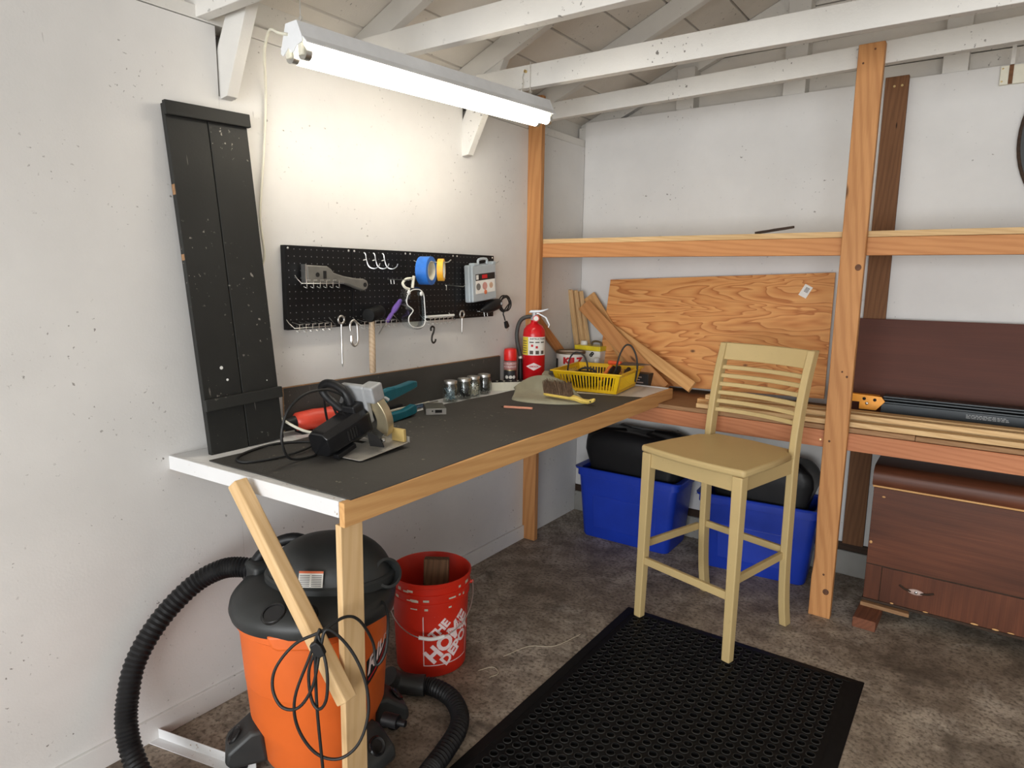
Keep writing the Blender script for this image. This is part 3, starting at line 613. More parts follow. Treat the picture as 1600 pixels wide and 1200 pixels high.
# grey scraper
SCR = plain('grey_scraper', srgb(112, 110, 104), 0.5, 0.2, 0.15, 25)
sc = thing('floor_scraper', 'grey scraper with wide head lying in a small pegboard rack', 'scraper', (XF+0.024, -1.9, 1.45)); s_ = Wm(sc)
out = [(-2.045, 1.490), (-1.955, 1.487), (-1.938, 1.478), (-1.926, 1.464), (-1.88, 1.452), (-1.82, 1.444), (-1.785, 1.443), (-1.767, 1.436), (-1.760, 1.420), (-1.768, 1.403), (-1.785, 1.397), (-1.81, 1.404), (-1.86, 1.420), (-1.915, 1.428), (-1.942, 1.424), (-2.042, 1.426)]
MB().prism(out, XF+0.010, XF+0.036, 'x', s_).build('body', SCR, sc, bevel=0.005, smooth=50)
MB().cyl((XF+0.035, -2.000, 1.456), (XF+0.0375, -2.000, 1.456), 0.008, n=16, T=s_).build('screw', DARKGAP, sc)
MB().box(XF+0.035, XF+0.0368, -1.975, -1.961, 1.442, 1.470, s_).build('decal', DARKGAP, sc)
MB().cyl((XF+0.030, -1.779, 1.420), (XF+0.0368, -1.779, 1.420), 0.0085, n=16, T=s_).build('hang_hole', DARKGAP, sc)
MB().box(XF+0.011, XF+0.035, -2.0505, -2.0455, 1.424, 1.492, s_).build('blade', STEEL, sc)

# mallet
ml = thing('rubber_mallet', 'black rubber mallet with a pale wooden handle hanging in the wire rack', 'mallet', (XF+0.035, -1.75, 1.3)); i_ = Wm(ml); mx = XF+0.038
MB().lathe([(0.006,-0.052),(0.025,-0.050),(0.0275,-0.044),(0.0275,-0.02),(0.026,0.0),(0.0275,0.02),(0.0275,0.044),(0.025,0.050),(0.006,0.052)], 20, T=i_ @ M.Translation((mx, -1.737, 1.309)) @ M.Rotation(math.radians(-84), 4, 'X') @ M.Rotation(math.radians(-20), 4, 'Y')).build('head', MATBLK, ml, smooth=40)
MB().lathe([(0.010,-0.215),(0.0125,-0.21),(0.0128,-0.10),(0.0115,-0.02),(0.0105,0.0)], 12, T=i_ @ M.Translation((mx, -1.751, 1.292))).build('handle', wood('mallet_handle', srgb(214, 190, 160), srgb(170, 140, 110), 9), ml, smooth=50)
# purple screwdriver
PUR = plain('purple_plastic', srgb(122, 92, 176), 0.35)
sd = thing('screwdriver', 'purple-handled screwdriver stuck diagonally in the wire rack', 'screwdriver', (XF+0.03, -1.66, 1.26)); i_ = Wm(sd)
p0, p1 = V((XF+0.03, -1.582, 1.360)), V((XF+0.03, -1.665, 1.272)); d_ = p1-p0
Rq = d_.to_track_quat('Z', 'Y').to_matrix().to_4x4()
MB().lathe([(0.004,0),(0.009,0.006),(0.0095,0.02),(0.0115,0.035),(0.0125,0.05),(0.010,0.065),(0.0065,0.072),(0.0085,0.082),(0.0085,0.119),(0.005,0.121)], 8, T=i_ @ M.Translation(p0) @ Rq).build('handle', PUR, sd, smooth=40)
MB().cyl(p1, p1+d_.normalized()*0.062, 0.0028, n=8, T=i_).build('shaft', STEEL, sd)
# eye bolts, link, S hook
def eyebolt(y, zt, zb, r, label, x=XF+0.046):
    t = thing('eye_bolt', label, 'eye bolt', (x, y, zt)); i_ = Wm(t)
    MB().tube([(x, y+r*math.sin(a), zt-r+r*math.cos(a)) for a in [2*math.pi*q/14 for q in range(14)]], 0.0038 if r > 0.013 else 0.003, 8, True, 1, i_).build('eye', STEEL, t, smooth=60)
    MB().cyl((x, y, zt-2*r), (x, y, zb+0.012), 0.0036, n=10, T=i_).cyl((x, y, zb+0.012), (x, y, zb), 0.0036, 0.001, n=10, T=i_).build('shank', STEEL, t, smooth=40)
eyebolt(-1.908, 1.307, 1.118, 0.014, 'long steel eye screw hanging from the left wire rack'); eyebolt(-1.212, 1.301, 1.195, 0.015, 'short bright eye bolt hanging at the right end of the wire racks')
x = XF+0.050; ql = [(x, -1.868, 1.250), (x, -1.870, 1.275), (x, -1.855, 1.288), (x, -1.838, 1.278), (x, -1.834, 1.240), (x, -1.836, 1.205), (x, -1.850, 1.192), (x, -1.864, 1.203), (x, -1.866, 1.225)]
t = thing('quick_link', 'open steel chain link hanging beside the long eye screw', 'chain link', (x, -1.85, 1.29)); MB().tube(ql, 0.0046, 10, T=Wm(t)).build('link_body', STEEL, t, smooth=60)
MB().cyl((x, -1.866, 1.212), (x, -1.866, 1.232), 0.0065, n=6, T=Wm(t)).build('nut', STEEL, t)
x = XF+0.03; MB().tube([(x, -1.402, 1.222), (x, -1.404, 1.232), (x, -1.395, 1.240), (x, -1.383, 1.234), (x, -1.386, 1.216), (x, -1.395, 1.200), (x, -1.398, 1.180), (x, -1.388, 1.168), (x, -1.376, 1.174), (x, -1.373, 1.184)], 0.0042, 8).build('s_hook', plain('dark_iron', (0.05, 0.045, 0.04, 1), 0.4, 0.8), smooth=60, label='dark iron S hook hanging under the wire rack', cat='hook')
MB().cyl((XF+0.03, -1.432, 1.283), (XF+0.03, -1.250, 1.283), 0.0055, n=12).build('white_rod', WHITE, smooth=40, label='white plastic rod lying across the right wire rack', cat='rod', bevel=0.001)
# goggles
gg = thing('safety_goggles', 'clear plastic safety goggles hanging from a peg hook', 'goggles', (XF+0.09, -1.57, 1.24)); i_ = Wm(gg) @ M.Translation((0.045, -0.080, 0.003))
gx = XF+0.045
outl = [(-1.490, 1.408), (-1.455, 1.405), (-1.434, 1.385), (-1.428, 1.340), (-1.424, 1.290), (-1.427, 1.255), (-1.445, 1.239), (-1.478, 1.236), (-1.510, 1.244), (-1.530, 1.262), (-1.530, 1.286), (-1.512, 1.303), (-1.503, 1.315), (-1.515, 1.326), (-1.538, 1.340), (-1.543, 1.360), (-1.534, 1.385), (-1.515, 1.402)]
oo = [tuple(p)[1:] for p in spline([(0, a, b) for a, b in outl], 3, True)]
cy_, cz_ = -1.485, 1.318
sc_ = lambda s: [(cy_+(a-cy_)*s, cz_+(b-cz_)*s) for a, b in oo]
MB().rings([[(gx-0.030, a, b) for a, b in sc_(1.0)], [(gx, a, b) for a, b in sc_(1.0)], [(gx+0.006, a, b) for a, b in sc_(0.94)], [(gx+0.006, a, b) for a, b in sc_(0.86)], [(gx-0.002, a, b) for a, b in sc_(0.84)], [(gx-0.030, a, b) for a, b in sc_(0.92)]], True, T=i_).build('frame', CLEARP, gg, smooth=50)
MB().prism(sc_(0.85), gx-0.001, gx+0.001, 'x', i_).build('lens', glassy('goggle_lens', (0.78, 0.84, 0.86, 1), 0.02, ior=1.1), gg)
MB().tube([(gx+0.0065, a, b) for a, b in sc_(0.90)], 0.0022, 6, True, 1, i_).build('lens_rim', WHITE, gg, smooth=60)
for y, z in ((-1.523, 1.388), (-1.452, 1.381)): MB().ball((gx+0.006, y, z), 0.005, 0.0085, 0.0095, T=i_).build('vent', WHITE, gg, smooth=60)
MB().tube([(gx+0.004, -1.500, 1.442), (gx, -1.530, 1.440), (gx-0.006, -1.545, 1.425), (gx, -1.540, 1.408), (gx+0.004, -1.52, 1.400)], 0.0055, 8, T=i_).build('strap', CREAM, gg, smooth=60)
MB().tube([(gx+0.004, -1.492, 1.452), (gx+0.004, -1.496, 1.435), (gx+0.003, -1.500, 1.405)], 0.006, 8, T=i_).build('strap_clip', CREAM, gg, smooth=60)
# tapes
def tape(name, c, ax, R, r, wd, mat, core, label):
    t = thing(name, label, 'tape', c); ax = V(ax).normalized(); T_ = ax.to_track_quat('Z', 'Y').to_matrix().to_4x4()
    MB().lathe([(r+0.003, -wd/2), (R, -wd/2), (R, wd/2), (r+0.003, wd/2)], 40, T=T_, caps=False).build('roll', mat, t, smooth=40)
    MB().lathe([(r, -wd/2), (r+0.003, -wd/2), (r+0.003, wd/2), (r, wd/2), (r, -wd/2)], 40, T=T_, caps=False).build('core', core, t, smooth=40)
tape('tape_roll', (0.104, -1.479, 1.4775), (1, 0.34, 0.0), 0.058, 0.037, 0.048, plain('blue_tape', srgb(44, 116, 208), 0.5), CREAM, 'large blue painter tape roll hanging on the pegboard')
tape('tape_roll', (0.180, -1.473, 1.4810), (0.83, 0.55, 0.0), 0.045, 0.033, 0.024, plain('yellow_tape', srgb(246, 176, 44), 0.5), CREAM, 'smaller yellow-orange tape roll beside the blue one')
# organizer case
oc = thing('organizer_case', 'clear plastic organizer case with a printed sheet hanging on the pegboard', 'case', (XF+0.030, -1.05, 1.33), 0); i_ = Wm(oc) @ M.Rotation(0, 4, 'X')
CASE = plain('case_plastic', srgb(214, 224, 230), 0.3, 0, 0.06, 20); CASE.node_tree.nodes['Principled BSDF'].inputs['Transmission Weight'].default_value = 0.45
q = lambda y, z, sh=0.06: (y-0.015+(z-1.43)*-sh, z+0.003+(y+1.03)*0.09)
f4 = [q(-1.140, 1.342), q(-0.958, 1.342), q(-0.958, 1.512), q(-1.140, 1.512)]
MB().prism(f4, XF+0.012, XF+0.044, 'x', i_).build('tray_half', CASE, oc, bevel=0.006)
f5 = [q(-1.138, 1.344), q(-0.960, 1.344), q(-0.960, 1.510), q(-1.138, 1.510)]
MB().prism(f5, XF+0.0445, XF+0.060, 'x', i_).build('lid_half', CASE, oc, bevel=0.005)
sh = MB().prism([q(-1.118, 1.380), q(-0.972, 1.380), q(-0.972, 1.470), q(-1.118, 1.470)], XF+0.0605, XF+0.0612, 'x', i_).build('printed_sheet', PAPER, oc)
MB().prism([q(-1.118, 1.440), q(-0.972, 1.440), q(-0.972, 1.470), q(-1.118, 1.470)], XF+0.0613, XF+0.0617, 'x', i_).build('header_band', INKK, sh)
MB().prism([q(-1.070, 1.447), q(-1.030, 1.447), q(-1.030, 1.464), q(-1.070, 1.464)], XF+0.0618, XF+0.0621, 'x', i_).build('logo_block', INKR, sh)
MB().prism([q(-1.114, 1.445), q(-1.096, 1.445), q(-1.096, 1.466), q(-1.114, 1.466)], XF+0.0618, XF+0.0621, 'x', i_).build('logo_block', PAPER, sh)
for a, b, c_m in ((-1.098, 0.016, plain('print_grey', srgb(120, 116, 112), 0.6)), (-1.050, 0.018, plain('print_rose', srgb(206, 150, 140), 0.6)), (-1.002, 0.014, plain('print_tan', srgb(214, 178, 150), 0.6))):
    y, z = q(a, 1.412); MB().cyl((XF+0.0613, y, z), (XF+0.0616, y, z), b, n=20, T=i_).build('picture', c_m, sh)
y, z = q(-1.046, 1.384); MB().cyl((XF+0.0613, y, z), (XF+0.0617, y, z), 0.011, n=12, T=i_).build('picture', plain('print_orange', srgb(220, 120, 80), 0.6), sh)
MB().tube([(XF+0.053, *q(-1.086, 1.512)), (XF+0.054, *q(-1.082, 1.534)), (XF+0.054, *q(-1.025, 1.534)), (XF+0.053, *q(-1.02, 1.512))], 0.006, 8, sub=3, T=i_).build('handle', CASE, oc, smooth=60)
for y in (-1.125, -0.985): MB().prism([q(y, 1.508), q(y+0.024, 1.508), q(y+0.024, 1.520), q(y, 1.520)], XF+0.03, XF+0.062, 'x', i_).build('latch', CASE, oc, bevel=0.002)
bits = MB()
for i in range(40):
    y, z = q(random.uniform(-1.125, -0.98), 1.345+random.random()*0.03); bits.box(XF+0.018, XF+0.036, y-0.004, y+0.004, z, z+0.006, i_)
bits.build('contents', plain('blue_bits', srgb(120, 150, 186), 0.5), oc, kind='stuff')
# rotary tool with coiled cord
rt_ = thing('rotary_tool', 'black corded rotary tool with coiled cord at the right end of the pegboard', 'power tool', (XF+0.045, -0.95, 1.3)); i_ = Wm(rt_)
p0, p1 = V((XF+0.040, -1.068, 1.296)), V((XF+0.046, -0.930, 1.330)); Rq = (p1-p0).to_track_quat('Z', 'Y').to_matrix().to_4x4()
MB().lathe([(0.006,0),(0.010,0.004),(0.013,0.02),(0.022,0.04),(0.027,0.07),(0.027,0.12),(0.022,0.142),(0.006,0.145)], 16, T=i_ @ M.Translation(p0) @ Rq).build('body', BLK, rt_, smooth=40)
MB().ball((XF+0.073, -0.945, 1.328), 0.004, 0.008, 0.008, T=i_).build('switch', GREYMET, rt_, smooth=60)
cc_ = []
for i in range(46):
    a = i*0.42; cc_.append((XF+0.045+0.010*math.sin(a*0.31), -0.880+0.042*math.cos(a)*(1+0.1*math.sin(a*0.7)), 1.325+0.036*math.sin(a)*(1+0.12*math.cos(a*0.4))))
cc_ += [(XF+0.05, -0.90, 1.285), (XF+0.05, -0.893, 1.262), (XF+0.05, -0.885, 1.243)]
MB().tube(cc_, 0.0034, 7, sub=2, T=i_).build('cord', CORD, rt_, smooth=60)
Tp = i_ @ M.Translation((XF+0.05, -0.880, 1.238)) @ M.Rotation(math.radians(25), 4, 'X')
pl = MB().prism([(-0.008, 0), (0.008, 0), (0.012, -0.022), (0.012, -0.034), (-0.012, -0.034), (-0.012, -0.022)], -0.007, 0.007, 'x', Tp).build('plug', BLK, rt_, bevel=0.002)
MB().box(-0.001, 0.001, -0.008, -0.005, -0.05, -0.034, Tp).build('prong', STEEL, pl)
MB().box(-0.001, 0.001, 0.005, 0.008, -0.05, -0.034, Tp).build('prong', STEEL, pl)
# ------------------------------------------------------------------ wet/dry vacuum
vx, vy = 0.466, -2.368
vc = thing('shop_vacuum', 'orange and black wet-dry vacuum with a corrugated hose under the bench', 'vacuum', (vx, vy, 0)); i_ = Wm(vc)
tr = lambda z: 0.176+0.012*min(1, max(0, (z-0.05)/0.06)) if z < 0.11 else (0.188+0.030*(z-0.11)/0.03 if z < 0.14 else 0.218+0.008*(z-0.14)/0.36)
MB().lathe([(0.02,0.040),(0.160,0.040),(0.164,0.05),(0.170,0.125),(0.196,0.185),(0.204,0.30),(0.2045,0.301),(0.2055,0.305),(0.215,0.47),(0.224,0.478),(0.224,0.505),(0.10,0.506)], 56).build('tank', ORANGE, vc, smooth=35)
# rounded top pads of the tank where the lid latches
for a in (math.radians(-52), math.radians(128)):
    MB().prism([(-0.075,0.0),(0.075,0.0),(0.062,-0.036),(0.045,-0.044),(-0.045,-0.044),(-0.062,-0.036)], 0.195, 0.229, 'y', M.Translation((0,0,0.512)) @ M.Rotation(a-math.pi/2, 4, 'Z')).build('latch_pad', ORANGE, vc, bevel=0.008, seg=3, smooth=50)
# lid: shallow scalloped dome
def lidr(a, base): return base*(1+0.016*math.cos(4*a+0.6)+0.010*math.cos(2*a))
R = []
for r, z, s in ((0.226, 0.497, 1), (0.234, 0.500, 1), (0.240, 0.520, 1), (0.236, 0.538, 1), (0.222, 0.552, 0.6), (0.195, 0.564, 0.3), (0.160, 0.570, 0), (0.02, 0.574, 0)):
    ring = []
    for i in range(72):
        a = 2*math.pi*i/72; rr = r*(1+s*(0.016*math.cos(4*a+0.6)+0.008*math.cos(2*a))); dip = -0.022*s*max(0, math.cos(2*(a-math.radians(38))))**3 if z < 0.51 else 0
        ring.append((rr*math.cos(a), rr*math.sin(a), z+dip))
    R.append(ring)
MB().rings(R).build('lid', GREYBLK, vc, smooth=45)
for a, rad, n_ in ((-70, 0.200, 'accessory_socket'), (-45, 0.200, 'accessory_socket')):
    a = math.radians(a); cx, cy = rad*math.cos(a), rad*math.sin(a)
    T_ = M.Translation((cx, cy, 0.555)) @ M.Rotation(a, 4, 'Z') @ M.Rotation(math.radians(25), 4, 'Y')
    MB().lathe([(0.026,0.006),(0.027,0.009),(0.031,0.009),(0.034,0.005),(0.034,-0.010),(0.026,-0.010)], 24, T=T_).build(n_, BLKG, vc, smooth=40)
# motor cover: elongated dome
R = []; mcx, mcy = 0.020, 0.045; ca = math.radians(35)
for j in range(11):
    t = j/10*math.pi/2; sz = math.sin(t); cr = max(0.03, math.cos(t)**0.62); ring = []
    for i in range(48):
        a = 2*math.pi*i/48; u_, v_ = 0.188*cr*math.cos(a)*(1-0.10*sz), 0.142*cr*math.sin(a)
        ring.append((mcx+u_*math.cos(ca)-v_*math.sin(ca), mcy+u_*math.sin(ca)+v_*math.cos(ca), 0.566+0.122*sz))
    R.append(ring)
MB().rings(R).build('motor_cover', GREYBLK, vc, smooth=60)
R2 = []
for j, (f, z) in enumerate(((1.03, 0.562), (1.03, 0.586), (0.99, 0.592))):
    R2.append([(mcx+(0.188*f*math.cos(2*math.pi*i/48))*math.cos(ca)-(0.142*f*math.sin(2*math.pi*i/48))*math.sin(ca), mcy+(0.188*f*math.cos(2*math.pi*i/48))*math.sin(ca)+(0.142*f*math.sin(2*math.pi*i/48))*math.cos(ca), z) for i in range(48)])
MB().rings(R2).build('cover_band', GREYBLK, vc, smooth=40)
# carry handle arch and intake elbow (left side), exhaust port (right side)
MB().tube([(-0.228,-0.065,0.545), (-0.205,-0.040,0.600), (-0.165,-0.005,0.640), (-0.120,0.030,0.652), (-0.075,0.060,0.630)], 0.018, 10).build('handle', BLK, vc, smooth=60)
el = MB().prism([(-0.045,-0.045),(0.050,-0.055),(0.060,0.050),(-0.030,0.055)], 0.520, 0.590, 'z', M.Translation((-0.205,-0.040,0.0))).build('intake_port', GREYBLK, vc, bevel=0.014, seg=3, smooth=50)
T_ = M.Translation((0.180, 0.115, 0.590)) @ M.Rotation(math.radians(-15), 4, 'Z') @ M.Rotation(math.radians(62), 4, 'Y')
MB().lathe([(0.030,-0.07),(0.046,-0.05),(0.044,0.016),(0.036,0.018),(0.032,-0.02),(0.004,-0.02)], 28, T=T_).build('exhaust_port', GREYBLK, vc, smooth=40)
# warning label on the motor cover (faces the camera)
T_ = M.Translation((0.092, -0.083, 0.622)) @ M.Rotation(math.radians(35), 4, 'Z') @ M.Rotation(math.radians(-22), 4, 'X') 
lb = MB().box(-0.034, 0.034, -0.0012, 0.0, -0.022, 0.022, T_).build('warning_label', PAPER, vc)
MB().box(-0.034, 0.034, -0.0016, -0.0012, 0.016, 0.022, T_).build('label_stripe', plain('orange_ink', srgb(226, 110, 60), 0.5), lb)
tl = MB()
for i in range(7):
    for j in range(2): tl.box(-0.031+j*0.033, -0.003+j*0.033, -0.0015, -0.0012, -0.019+i*0.0047, -0.0170+i*0.0047, T_)
tl.build('label_text', plain('grey_ink', srgb(110, 110, 112), 0.6), lb, kind='stuff')
# brand plate on the tank
fn = wrap(0.2085, 0.345, math.radians(3), 0.0016)
def pl_fn(u, v): return fn(u, v+u*0.62)
bp = patch(MB(), pl_fn, -0.005, 0.205, -0.046, 0.030, 20, 2).build('brand_plate', INKK, vc)
bl = MB(); text(bl, 'RIDGID', 0.062, lambda u, v: wrap(0.2085, 0.345, math.radians(3), 0.0026)(u, v+u*0.62), 0.0016, 0.25, 1, at=(0.098, 0.004), sx=1.0)
bl.build('brand_letters', INKW, bp)
patch(MB(), lambda u, v: wrap(0.2085, 0.345, math.radians(3), 0.0026)(u, v+u*0.62), 0.0, 0.20, -0.034, -0.028, 16, 1).build('brand_line', INKR, bp)
# feet with casters, drain
for a in (-122, 2, 62, 160):
    a_ = math.radians(a); d_ = V((math.cos(a_), math.sin(a_), 0)); T_ = M.Rotation(a_, 4, 'Z')
    ft = MB().prism([(0.150,0.045),(0.255,0.045),(0.272,0.065),(0.265,0.10),(0.20,0.150),(0.165,0.150)], -0.055, 0.055, 'y', T_).build('caster_foot', GREYBLK, vc, bevel=0.012, seg=3, smooth=50)
    MB().cyl((0.232, -0.014, 0.0255), (0.232, 0.014, 0.0255), 0.025, n=20, T=T_).build('caster_wheel', BLK, ft, bevel=0.004, smooth=40)
    MB().lathe([(0.018,-0.002),(0.024,0.002),(0.028,-0.002)], 20, T=T_ @ M.Translation((0.245, 0, 0.122)) @ M.Rotation(math.radians(48), 4, 'Y')).build('foot_socket', BLKG, ft, smooth=40)
MB().cyl((0.216, 0.062, 0.165), (0.262, 0.075, 0.165), 0.020, n=16).cyl((0.262, 0.075, 0.165), (0.285, 0.082, 0.165), 0.010, n=12).build('drain_plug', BLK, vc, smooth=40)
# hose
hp = [(0.250,-2.428,0.560), (0.208,-2.456,0.564), (0.160,-2.482,0.552), (0.110,-2.529,0.517), (0.080,-2.597,0.458), (0.070,-2.664,0.390), (0.070,-2.716,0.313), (0.090,-2.750,0.235), (0.115,-2.770,0.175), (0.150,-2.778,0.113), (0.220,-2.785,0.062), (0.32,-2.79,0.038), (0.46,-2.775,0.034), (0.62,-2.735,0.034), (0.77,-2.640,0.034), (0.845,-2.50,0.034), (0.850,-2.38,0.034), (0.825,-2.26,0.034), (0.805,-2.170,0.034), (0.777,-2.081,0.034), (0.731,-2.017,0.034), (0.654,-1.969,0.034), (0.567,-1.960,0.034), (0.512,-1.985,0.034)]
P = spline(hp, 24); acc = 0; H = [P[0]]
for a, b in zip(P, P[1:]):
    acc += (b-a).length
    if acc >= 0.0042: H.append(b); acc = 0
MB().tube(H, 0.03, 14, sub=1, T=i_, rad=lambda i, k: 0.0315 if i % 2 else 0.0275).build('hose', BLK, vc, smooth=25)
MB().tube([(0.535,-1.972,0.036), (0.50,-1.995,0.036), (0.455,-2.03,0.05), (0.445,-2.06,0.08)], 0.036, 16, T=i_).build('hose_cuff', GREYBLK, vc, smooth=40)
# power cord looped over the bench leg
cz = [(0.66,-2.30,0.53),(0.715,-2.325,0.545),(0.770,-2.365,0.535),(0.800,-2.405,0.470),(0.790,-2.43,0.44),(0.780,-2.43,0.50),(0.785,-2.478,0.585),(0.783,-2.525,0.615),(0.770,-2.585,0.600),(0.705,-2.615,0.558),(0.665,-2.645,0.495),(0.662,-2.655,0.440),(0.690,-2.650,0.400),(0.730,-2.630,0.405),(0.765,-2.612,0.470),(0.783,-2.600,0.570),(0.792,-2.584,0.612),(0.822,-2.545,0.555),(0.848,-2.522,0.470),(0.856,-2.520,0.380),(0.840,-2.540,0.300),(0.800,-2.570,0.258),(0.755,-2.605,0.275),(0.722,-2.630,0.345),(0.722,-2.635,0.430),(0.755,-2.612,0.540),(0.780,-2.598,0.615),(0.766,-2.602,0.56),(0.762,-2.602,0.46),(0.765,-2.602,0.37),(0.770,-2.595,0.20),(0.768,-2.59,0.05)]
MB().tube(cz, 0.0040, 8, sub=6, T=i_).build('power_cord', CORD, vc, smooth=60)
MB().tube([(0.775,-2.600,0.600),(0.800,-2.598,0.52),(0.798,-2.600,0.44),(0.775,-2.606,0.405),(0.755,-2.612,0.43),(0.750,-2.612,0.50),(0.768,-2.602,0.56)], 0.0040, 8, sub=6, T=i_).build('power_cord', CORD, vc, smooth=60)
pt = i_ @ M.Translation((0.782,-2.606,0.566)) @ M.Rotation(math.radians(35), 4, 'Z') @ M.Rotation(math.radians(-32), 4, 'Y')
MB().prism([(-0.010,-0.018),(0.010,-0.018),(0.014,0.006),(0.010,0.022),(-0.010,0.022),(-0.014,0.006)], -0.009, 0.009, 'y', pt).build('plug', BLK, vc, bevel=0.003)

# ------------------------------------------------------------------ bucket with wood inside
bx, by = 0.400, -1.790
bk = thing('bucket', 'red plastic bucket with white lettering on the floor beside the vacuum', 'bucket', (bx, by, 0.0005))
br = lambda z: 0.131+0.016*z/0.37
MB().lathe([(0.005,0.004),(0.125,0.0),(0.131,0.004),(0.1425,0.285),(0.147,0.287),(0.147,0.294),(0.1435,0.296),(0.1442,0.318),(0.1495,0.320),(0.1495,0.327),(0.1448,0.329),(0.146,0.352),(0.1525,0.356),(0.1535,0.368),(0.149,0.371),(0.1455,0.366),(0.127,0.012),(0.005,0.010)], 64).build('pail', REDB, bk, smooth=35)
a0 = math.radians(-60); lf = lambda lift: (lambda u, v: (lambda r, a: (r*math.cos(a), r*math.sin(a), 0.048+v))(0.1285+0.0165*(0.048+v)/0.37*0.86+lift, a0+u/0.138))
LSQ = 0.198
bd_ = MB()
for (u0, u1, v0, v1) in ((0, LSQ, 0, 0.0035), (0, LSQ, LSQ-0.0035, LSQ), (0, 0.0035, 0, LSQ), (LSQ-0.0035, LSQ, 0, LSQ)): patch(bd_, lf(0.0028), u0, u1, v0, v1, 14, 14)
bd_.build('logo_border', INKW, bk)
lt = MB(); rot = math.radians(43)
for txt, sz, u, v, off, sx in (('THE', 0.047, 0.062, 0.142, 0.0022, 1.0), ('HOME', 0.078, 0.099, 0.099, 0.0038, 0.98), ('DEPOT', 0.056, 0.140, 0.066, 0.0026, 1.0)):
    text(lt, txt, sz, lf(0.0030), off, 0, 1, rot=rot, at=(u, v), sx=sx)
lt.build('logo_letters', INKW, bk)
# wire bail with white grip
an = math.radians(-47); hl = []
for i in range(13):
    t = math.pi*i/12; a = an-math.pi/2+t; r = 0.158+0.018*math.sin(t); hl.append((r*math.cos(a), r*math.sin(a), 0.315-0.135*math.sin(t)))
MB().tube(hl, 0.0022, 7, sub=3).build('bail', STEEL, bk, smooth=60)
g_ = hl[5:9]; MB().tube(g_[:3], 0.0070, 10).build('grip', WHITE, bk, smooth=60)
for a in (an-math.pi/2, an+math.pi/2): MB().cyl((0.143*math.cos(a), 0.143*math.sin(a), 0.308), (0.162*math.cos(a), 0.162*math.sin(a), 0.308), 0.007, n=14).build('bail_ear', REDB, bk, smooth=40)
pm = MB(); rp_ = random.Random(4)
for i in range(16):
    a = math.radians(rp_.uniform(-110, 25)); z = rp_.choice([0.340, 0.308, 0.305, 0.336, 0.275]); wd = rp_.uniform(0.006, 0.030); h = rp_.uniform(0.004, 0.013)
    patch(pm, lambda u, v, a=a, z=z: ((0.1466+0.0002*(z > .33))*math.cos(a+u/0.146), 0.1466*math.sin(a+u/0.146), z+v), -wd/2, wd/2, -h/2, h/2, 4, 1)
pm.build('dried_paint', plain('dried_paint', srgb(206, 196, 178), 0.7), bk, kind='stuff')
T_ = frame((0.425, -1.80, 0.018), (-0.02, 0.04, 0.40), (0.57, -0.80, 0))
MB().box(0, 0.385, -0.047, 0.047, -0.020, 0.020).build('lumber_block', wood('weathered_block', srgb(124, 92, 66), srgb(72, 52, 38), 7, 0.85, 0.0, 0.6), None, T_, 0.004, label='short weathered lumber offcut standing inside the red bucket', cat='lumber')

# ------------------------------------------------------------------ white angle trim on the floor
T_ = frame((0.012, -2.668, 0.0006), (0.41, 0.098, 0), (0, 0, 1))
MB().prism([(0,0),(0.032,0),(0.032,0.034),(0.0295,0.034),(0.0295,0.0025),(0,0.0025)], 0, 0.40, 'x', T_).build('angle_trim', BENCHW, label='white painted angle trim lying on the floor by the left wall', cat='trim', bevel=0.0006)
# ------------------------------------------------------------------ things on the bench
# circular saw (leans on its motor, base plate tipped up)
sw = thing('circular_saw', 'black and grey corded circular saw resting on the near end of the bench', 'saw', (0.42, -2.13, BM)); i_ = Wm(sw)
Tp = M.Translation((0, -0.105, 0.004)) @ M.Rotation(math.radians(3), 4, 'X') @ M.Translation((0, 0.105, 0)) @ M.Rotation(math.radians(4), 4, 'Z')
Ts = Tp @ M.Translation((0, 0.045, 0.024)) @ M.Rotation(math.radians(13), 4, 'X') @ M.Translation((0, -0.030, -0.004))
PLT = plain('worn_plate', srgb(172, 168, 160), 0.45, 0.35, 0.15, 30)
MB().prism([(0.098,-0.116),(0.106,-0.108),(0.106,0.100),(0.096,0.110),(-0.150,0.110),(-0.150,0.045),(-0.020,0.045),(-0.020,0.020),(-0.150,0.020),(-0.150,-0.045),(-0.130,-0.070),(0.02,-0.116)], 0, 0.003, 'z', Tp).build('base_plate', PLT, sw, bevel=0.001)
MB().box(-0.150, 0.106, 0.107, 0.110, 0, 0.020, Tp).build('plate_flange', PLT, sw, bevel=0.001)
MB().box(0.046, 0.098, 0.090, 0.103, 0.004, 0.046, Tp).build('rip_guide', plain('tan_block', srgb(206, 178, 112), 0.5), sw, bevel=0.002)
def arc(cx, cz, r, a0, a1, n): return [(cx+r*math.cos(math.radians(a0+(a1-a0)*i/n)), cz+r*math.sin(math.radians(a0+(a1-a0)*i/n))) for i in range(n+1)]
MB().prism(arc(-0.025, 0.068, 0.100, 42, 190, 20), 0.030, 0.068, 'y', Ts).build('upper_guard', GREYMET, sw, bevel=0.006, smooth=40)
MB().prism(arc(-0.025, 0.066, 0.105, -34, 52, 12)+arc(-0.025, 0.066, 0.060, 52, -34, 12), 0.034, 0.064, 'y', Ts).build('lower_guard', plain('brushed_guard', srgb(196, 182, 150), 0.35, 0.7, 0.1, 30), sw, bevel=0.002, smooth=40)
MB().cyl((-0.025, 0.0475, 0.066), (-0.025, 0.0505, 0.066), 0.088, n=40, T=Ts).build('blade', STEEL, sw)
MB().box(-0.070, 0.030, 0.012, 0.034, 0.060, 0.190, Ts).box(0.005, 0.062, 0.016, 0.070, 0.130, 0.186, Ts).build('gear_case', GREYMET, sw, bevel=0.007, seg=3)
R = []
